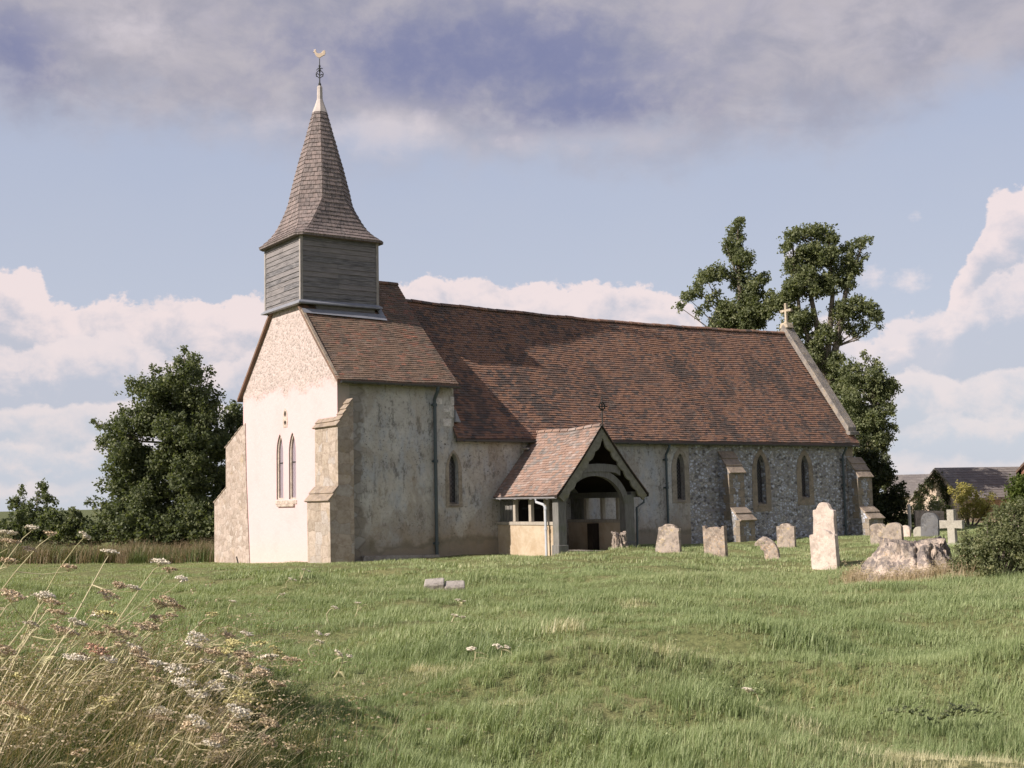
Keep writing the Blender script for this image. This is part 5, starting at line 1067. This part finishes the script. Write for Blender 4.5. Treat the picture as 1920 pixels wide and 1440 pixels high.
for nm, n_, d0, d1, T_, half, split in (('near', near_n, 3.2, 13.5, NT, .84, 4), ('mid', mid_n, 13, 27, MT, .65, 4), ('far', far_n, 26, 75, FT, .58, 4)):
    x, y, a, d = wedge(n_, d0, d1, half); k = outside(x, y); x, y, a, d = x[k], y[k], a[k], d[k]
    dry, tint, hgt = field(x, y, a, d); idx = rng.integers(0, split, len(x))
    if len(T_) > split: lg = rng.random(len(x)) < np.clip((hgt - .85) * 1.1 + .12, .05, .75); idx = np.where(lg, rng.integers(split, len(T_), len(x)), idx)
    pts = np.stack([x, y, H(x, y) - .01], 1)
    scatter('meadow_grass', {'near': 'long windblown green grass of the meadow in the foreground', 'mid': 'tufted green grass with straw patches in the middle of the meadow', 'far': 'short grass around the church and out to the hedges'}[nm], 'grass', pts, T_, rng.uniform(-.9, .9, len(x)), hgt * rng.uniform(.75, 1.3, len(x)), idx, dry, tint)
# tall dry grass band under the left trees
n_ = 2300; a = rng.uniform(-24, -9.8, n_); d = 46.5 + rng.uniform(0, 5.0, n_) - .18 * (a + 24) ; x = CAM.x + rh.x * a + fh.x * d; y = CAM.y + rh.y * a + fh.y * d
DT = [tuft('dry_tall', 34, .28, .25, .90, .010, .18, browng, 150 + i, 3, .4) for i in range(3)] + [tuft('green_tall', 30, .30, .3, .8, .013, .15, weedm, 155 + i, 3) for i in range(2)]
ix = np.where(rng.random(n_) < np.clip(1.0 * fbm(x, y, .35, 77) - (.45 * sstep(-a, 17.5, 20)), .06, .9), rng.integers(0, 3, n_), rng.integers(3, 5, n_))
k = outside(x, y); scatter('tall_dry_grass', 'tall brown and green grass standing below the left trees', 'grass', np.stack([x, y, H(x, y)], 1)[k], DT, rng.uniform(-1, 1, n_)[k], (rng.uniform(.4, .85, n_) * (.35 + 1.2 * fbm(x, y, .45, 78)))[k] * 1.15, ix[k], rng.random(n_)[k] * .3, rng.random(n_)[k])
# dry tufts round the big stump
n_ = 260; th = rng.uniform(0, 6.28, n_); r_ = .80 + np.abs(rng.normal(0, .30, n_)); x = 3.5 + r_ * np.cos(th); y = -17.3 + r_ * np.sin(th)
scatter('straw_grass', 'dry straw coloured grass around the big tree stump', 'grass', np.stack([x, y, H(x, y)], 1), [tuft('straw', 30, .12, .10, .34, .004, .3, drym, 160 + i, 3, .3) for i in range(3)], rng.uniform(-3, 3, n_), rng.uniform(.6, 1.2, n_), rng.integers(0, 3, n_), np.zeros(n_), rng.random(n_))
# rough weeds at lower left
n_ = 3600; d = rng.uniform(5.6, 11.6, n_); a = -d * rng.uniform(.10, .60, n_); lim = -1.05 - .30 * (d - 6.6) + rng.normal(0, .16, n_); k = a < lim; a, d = a[k], d[k]
x = CAM.x + rh.x * a + fh.x * d; y = CAM.y + rh.y * a + fh.y * d
WT = [tuft('weed', 34, .13, .14, .40, .0042, .35, (weedm, weedm, drym)[i], 170 + i, 4) for i in range(3)] + [tuft('weed', 22, .12, .08, .26, .0085, .1, weedm, 174 + i, 4, 0, True) for i in range(2)] + [tuft('weed', 11, .14, .40, .85, .0024, .75, drym, 178 + i, 5, .5) for i in range(2)]
dep = np.clip((lim[k] - a) / .8, .15, 1)
wi = rng.choice(7, len(x), p=[.29, .28, .06, .13, .12, .06, .06]); wi = np.where((dep < .5) & (wi > 1), wi % 2, wi)
scatter('weeds', 'tangled weeds and long stalks filling the lower left corner', 'weeds', np.stack([x, y, H(x, y)], 1), WT, rng.uniform(-.6, .6, len(x)), rng.uniform(.75, 1.15, len(x)) * (.50 + .50 * dep), wi, rng.random(len(x)) ** 3 * .8, -.1 + 1.2 * fbm(x, y, 2.0, 88))
# a few arching seed stalks and a fern-like weed in the open grass
SG = [(-1.0, 7.5), (-1.2, 7.7), (-.9, 7.9), (-1.35, 7.3), (-1.15, 8.2), (-1.5, 8.0), (-.75, 7.45)]
xs_ = np.array([site(*q_)[:2] for q_ in SG]); scatter('arching_stalks', 'pale arching seed stalks at the edge of the weeds', 'grass', np.stack([xs_[:, 0], xs_[:, 1], H(xs_[:, 0], xs_[:, 1])], 1), [tuft('stalk', 4, .05, .35, .55, .0028, .8, drym, 190 + i, 6, 1.0) for i in range(3)], np.linspace(-.3, .3, 7), np.full(7, .95), np.arange(7) % 3, np.full(7, .8), np.full(7, .9))
def rosette(label, a, d, w, seed):
    rs = random.Random(seed); x, y, _ = site(a, d); mb = MB()
    for k in range(16):
        az = rs.uniform(-.5, .6) if k % 3 else rs.uniform(2.6, 3.6); L = w * rs.uniform(.4, 1); pr = []
        for j in range(9):
            t = j / 8; c = Vector((math.cos(az) * L * t, math.sin(az) * L * t * .5, .07 + .12 * math.sin(t * 2.6) * rs.uniform(.6, 1.2)))
            for s_ in (1, -1):
                l = .06 * math.sin(math.pi * (t * .8 + .15)); q = c + Vector((-math.sin(az) * s_ * l + .02, math.cos(az) * s_ * l, .012)); mb.add([c, c + Vector((.02, .012, 0)), q, c + Vector((-.015, -.01, 0))], [(0, 1, 2, 3)], rs.random())
    o = mb.build('thistle_leaves', leaf_mid, recalc=False); o.location = (x, y, gz(x, y)); o.rotation_euler = (0, 0, -YAW); tag(o, label, 'weed'); return o
rosette('low dark ferny weed sprawling in the grass at lower right', 3.1, 9.35, .55, 3)
# ------------------------------------------------------------------ umbellifers
def m_petal(name, a_, b_):
    m, gg, b, ob = mat(name, .8, .2); rnd = gg.n('ShaderNodeAttribute', attribute_name='rnd').outputs['Fac']; gg.set(b.inputs['Base Color'], gg.mix(rnd, a_, b_)); return m
pet = {'w': m_petal('white florets', (.68, .62, .49), (.88, .83, .69)), 'b': m_petal('brown seed heads', (.42, .32, .20), (.72, .60, .42)), 'y': m_petal('yellow green florets', (.46, .43, .18), (.68, .62, .32)), 'r': m_petal('rusty seed heads', (.42, .24, .16), (.66, .46, .32))}
stemm = m_petal('umbel stems', (.40, .38, .20), (.66, .60, .40))
def umbel(c, Rr, n, kind, ax, rs, dens=9):
    """flat-topped head: rays from one point, each ending in a small cluster"""
    mb = MB(); st = MB(); ax = ax.normalized(); x = ax.orthogonal().normalized(); y = ax.cross(x); base = c - ax * Rr * .75
    for k in range(n):
        r_ = Rr * math.sqrt((k + .5) / n) * rs.uniform(.85, 1.1); t = k * 2.39996; e = c + (x * math.cos(t) + y * math.sin(t)) * r_ + ax * (rs.uniform(-.008, .008) - .12 * r_ * r_ / Rr)
        st.tube([base, base.lerp(e, .55) - ax * .004, e], [.0016, .0012, .001], 3, cap=False)
        for j in range(dens):
            s_ = rs.uniform(.0045, .0085); p = e + Vector((rs.gauss(0, 1), rs.gauss(0, 1), rs.gauss(0, .40))) * (Rr * .12)
            u = Vector((rs.gauss(0, 1), rs.gauss(0, 1), rs.gauss(0, 1))).normalized() * s_; v = ax.cross(u).normalized() * s_
            if v.length < 1e-5: v = Vector((s_, 0, 0))
            mb.add([p - u, p - v, p + u + ax * .002, p + v], [(0, 1, 2, 3)], rs.random())
    return mb, st, base
def plant(heads, label, group, seed, lean=.5, name='wild_umbellifer'):
    rs = random.Random(seed); a0, d0, z0, _, _ = heads[0]
    ba = a0 - lean * z0 * rs.uniform(.8, 1.15); bd = d0 + rs.uniform(-.15, .15); bx, by, _ = site(ba, bd); gz_ = gz(bx, by)
    root = empty(name, (bx, by, gz_)); tag(root, label, 'wildflower', group)
    bend = rs.uniform(-.09, .10); B = Vector((0, 0, -.03)); st = MB(); loc = lambda a, d, z: rh * (a - ba) + fh * (d - bd) + Vector((0, 0, z - gz_))
    t0 = loc(*heads[0][:3]); main = [B.lerp(t0, t) + Vector((0, 0, .10 * z0 * math.sin(math.pi * t))) + rh * (bend * math.sin(3 * t)) for t in (0, .25, .5, .75, .92)]
    for i, (a, d, z, kind, Rr) in enumerate(heads):
        c = loc(a, d, z); ax = Vector((rh.x * .35, rh.y * .35, 1)) + Vector((rs.gauss(0, .18), rs.gauss(0, .18), 0)); m1, s1, base = umbel(c, Rr, 26 if Rr > .05 else 15, kind, ax, rs, 20 if kind == 'w' else 14)
        fo = m1.build('flower_head', pet[kind], root, recalc=False); st.v, st.f, st.a = st.v, st.f, st.a
        off = len(st.v); st.v += s1.v; st.f += [tuple(k + off for k in f) for f in s1.f]; st.a += s1.a
        if i == 0: P_ = main + [base]; st.tube(P_, [.0075, .0065, .0055, .0045, .0035, .0025], 5, rs.random())
        else:
            s_ = main[rs.choice((2, 3, 3))]; st.tube([s_, s_.lerp(base, .5) + Vector((0, 0, -.02)), base], [.0035, .003, .002], 4, rs.random())
    # a few sheathing, divided leaves
    for k in range(rs.choice((2, 3, 4))):
        s_ = main[rs.choice((0, 1, 1, 2, 3))]; dr = Vector((rs.gauss(.3, 1) , rs.gauss(0, 1), rs.uniform(-.1, .5))).normalized(); L = rs.uniform(.10, .26)
        for j in range(10):
            p = s_ + dr * L * (j / 9) - Vector((0, 0, .05 * (j / 9) ** 2)); w_ = .045 * (1 - j / 11)
            for sg in (1, -1):
                q_ = p + dr.cross(Vector((0, 0, 1))).normalized() * sg * w_ + dr * .02; st.add([p, p + dr * .012, q_, p - dr * .006 + Vector((0, 0, .004))], [(0, 1, 2, 3)], rs.random() * .4)
    st.build('stem', stemm, root, recalc=False); return root
UH = [(-3.5, 8.5, 1.51), (-3.35, 8.2, 1.46), (-3.71, 9.5, 1.53), (-3.38, 9.0, 1.49), (-3.26, 9.4, 1.46), (-3.37, 8.6, 1.39), (-2.95, 9.0, 1.35), (-2.98, 8.0, 1.07), (-3.17, 7.8, 1.15), (-3.04, 7.8, 0.95), (-3.12, 7.6, 0.82), (-2.75, 9.6, 1.25), (-2.65, 9.5, 1.19), (-2.53, 9.4, 1.12), (-2.81, 8.8, 1.12), (-2.77, 9.0, 1.09), (-2.82, 8.6, 1.07), (-2.57, 9.2, 0.98), (-2.58, 9.0, 0.97), (-2.82, 8.4, 0.95), (-3.02, 8.2, 0.99), (-2.61, 8.2, 0.78), (-2.52, 8.2, 0.75), (-2.65, 6.6, 0.63), (-2.77, 7.0, 0.73), (-2.87, 8.0, 0.88), (-2.44, 10.0, 0.8), (-2.17, 9.4, 0.69), (-1.99, 9.2, 0.72), (-2.07, 9.1, 0.67), (-1.89, 9.2, 0.65), (-1.77, 9.2, 0.59), (-1.65, 9.1, 0.54), (-2.08, 8.4, 0.62), (-1.92, 8.8, 0.61), (-2.0, 7.8, 0.5), (-1.91, 7.9, 0.53), (-2.06, 7.2, 0.46), (-1.72, 7.8, 0.38), (-2.56, 6.6, 0.56), (-2.31, 6.6, 0.39), (-2.0, 6.6, 0.41), (-3.2, 8.4, 1.07), (-2.45, 8.2, 0.65), (-2.77, 8.0, 0.72), (-3.6, 8.8, 1.31), (-3.31, 9.2, 1.24)]
KD = 'wbwbwbwbbwbwbwbwbbbwbbwbybybwyyybwbwwbwybywbbbb'
used = set(); grp = []
for i in range(len(UH)):
    if i in used: continue
    gset = [i]; used.add(i)
    for j in range(i + 1, len(UH)):
        if j not in used and len(gset) < 3 and math.dist(UH[i], UH[j]) < .34: gset.append(j); used.add(j)
    grp.append(gset)
for k in range(44):
    d = random.uniform(6.7, 9.8); lim_ = -1.25 - .30 * (d - 6.6); a = lim_ - abs(random.gauss(0, .7)); z = min(1.35, max(.25, .42 + .42 * (lim_ - a) + random.gauss(0, .14)))
    if a < -d * .52: continue
    UH.append((a, d, z)); gset = [len(UH) - 1]
    if k % 2: UH.append((a + random.uniform(.08, .2), d + random.uniform(-.1, .1), z + random.uniform(-.09, .05))); gset.append(len(UH) - 1)
    grp.append(gset)
KD = KD + 'bwbbybwwrbbwbybwbbwbbwybbwbbbbwbbybwbbwbbybwb' + 'bwybwbbw' * 8
LAB = {'w': 'tall umbellifer with cream white flower heads in the tangle at lower left', 'b': 'tall umbellifer gone to brown seed heads in the tangle at lower left', 'y': 'umbellifer with yellow green heads in the tangle at lower left', 'r': 'umbellifer with rusty red seed heads in the tangle at lower left'}
for n_, gset in enumerate(grp):
    hd_ = [(*UH[i], KD[i % len(KD)], random.uniform(.042, .075)) for i in gset]
    plant(hd_, LAB[hd_[0][3]], 'umbellifers in the lower left corner', 300 + n_, .62)
for n_, (x, y) in enumerate([(-10.07, -22.73), (-9.63, -22.51), (-7.71, -15.95), (-11.05, -21.98), (-10.66, -20.76), (-10.08, -19.54), (-9.62, -15.87), (-6.61, -16.99), (-8.91, -25.1), (-6.13, -10.13), (-7.87, -13.64), (-5.71, -9.85), (-9.2, -18.2), (-8.6, -20.1)]):
    a = (x - CAM.x) * rh.x + (y - CAM.y) * rh.y; d = (x - CAM.x) * fh.x + (y - CAM.y) * fh.y
    z_ = gz(x, y) + .19; hh = [(a, d, z_ + random.uniform(-.02, .03), 'w', .045)] + ([(a + .09, d + .03, z_ - .01, 'w', .03)] if n_ % 2 else [])
    plant(hh, 'short white flowering umbellifer standing alone in the open meadow', 'single white wildflowers in the meadow', 400 + n_, .25, 'meadow_umbellifer')
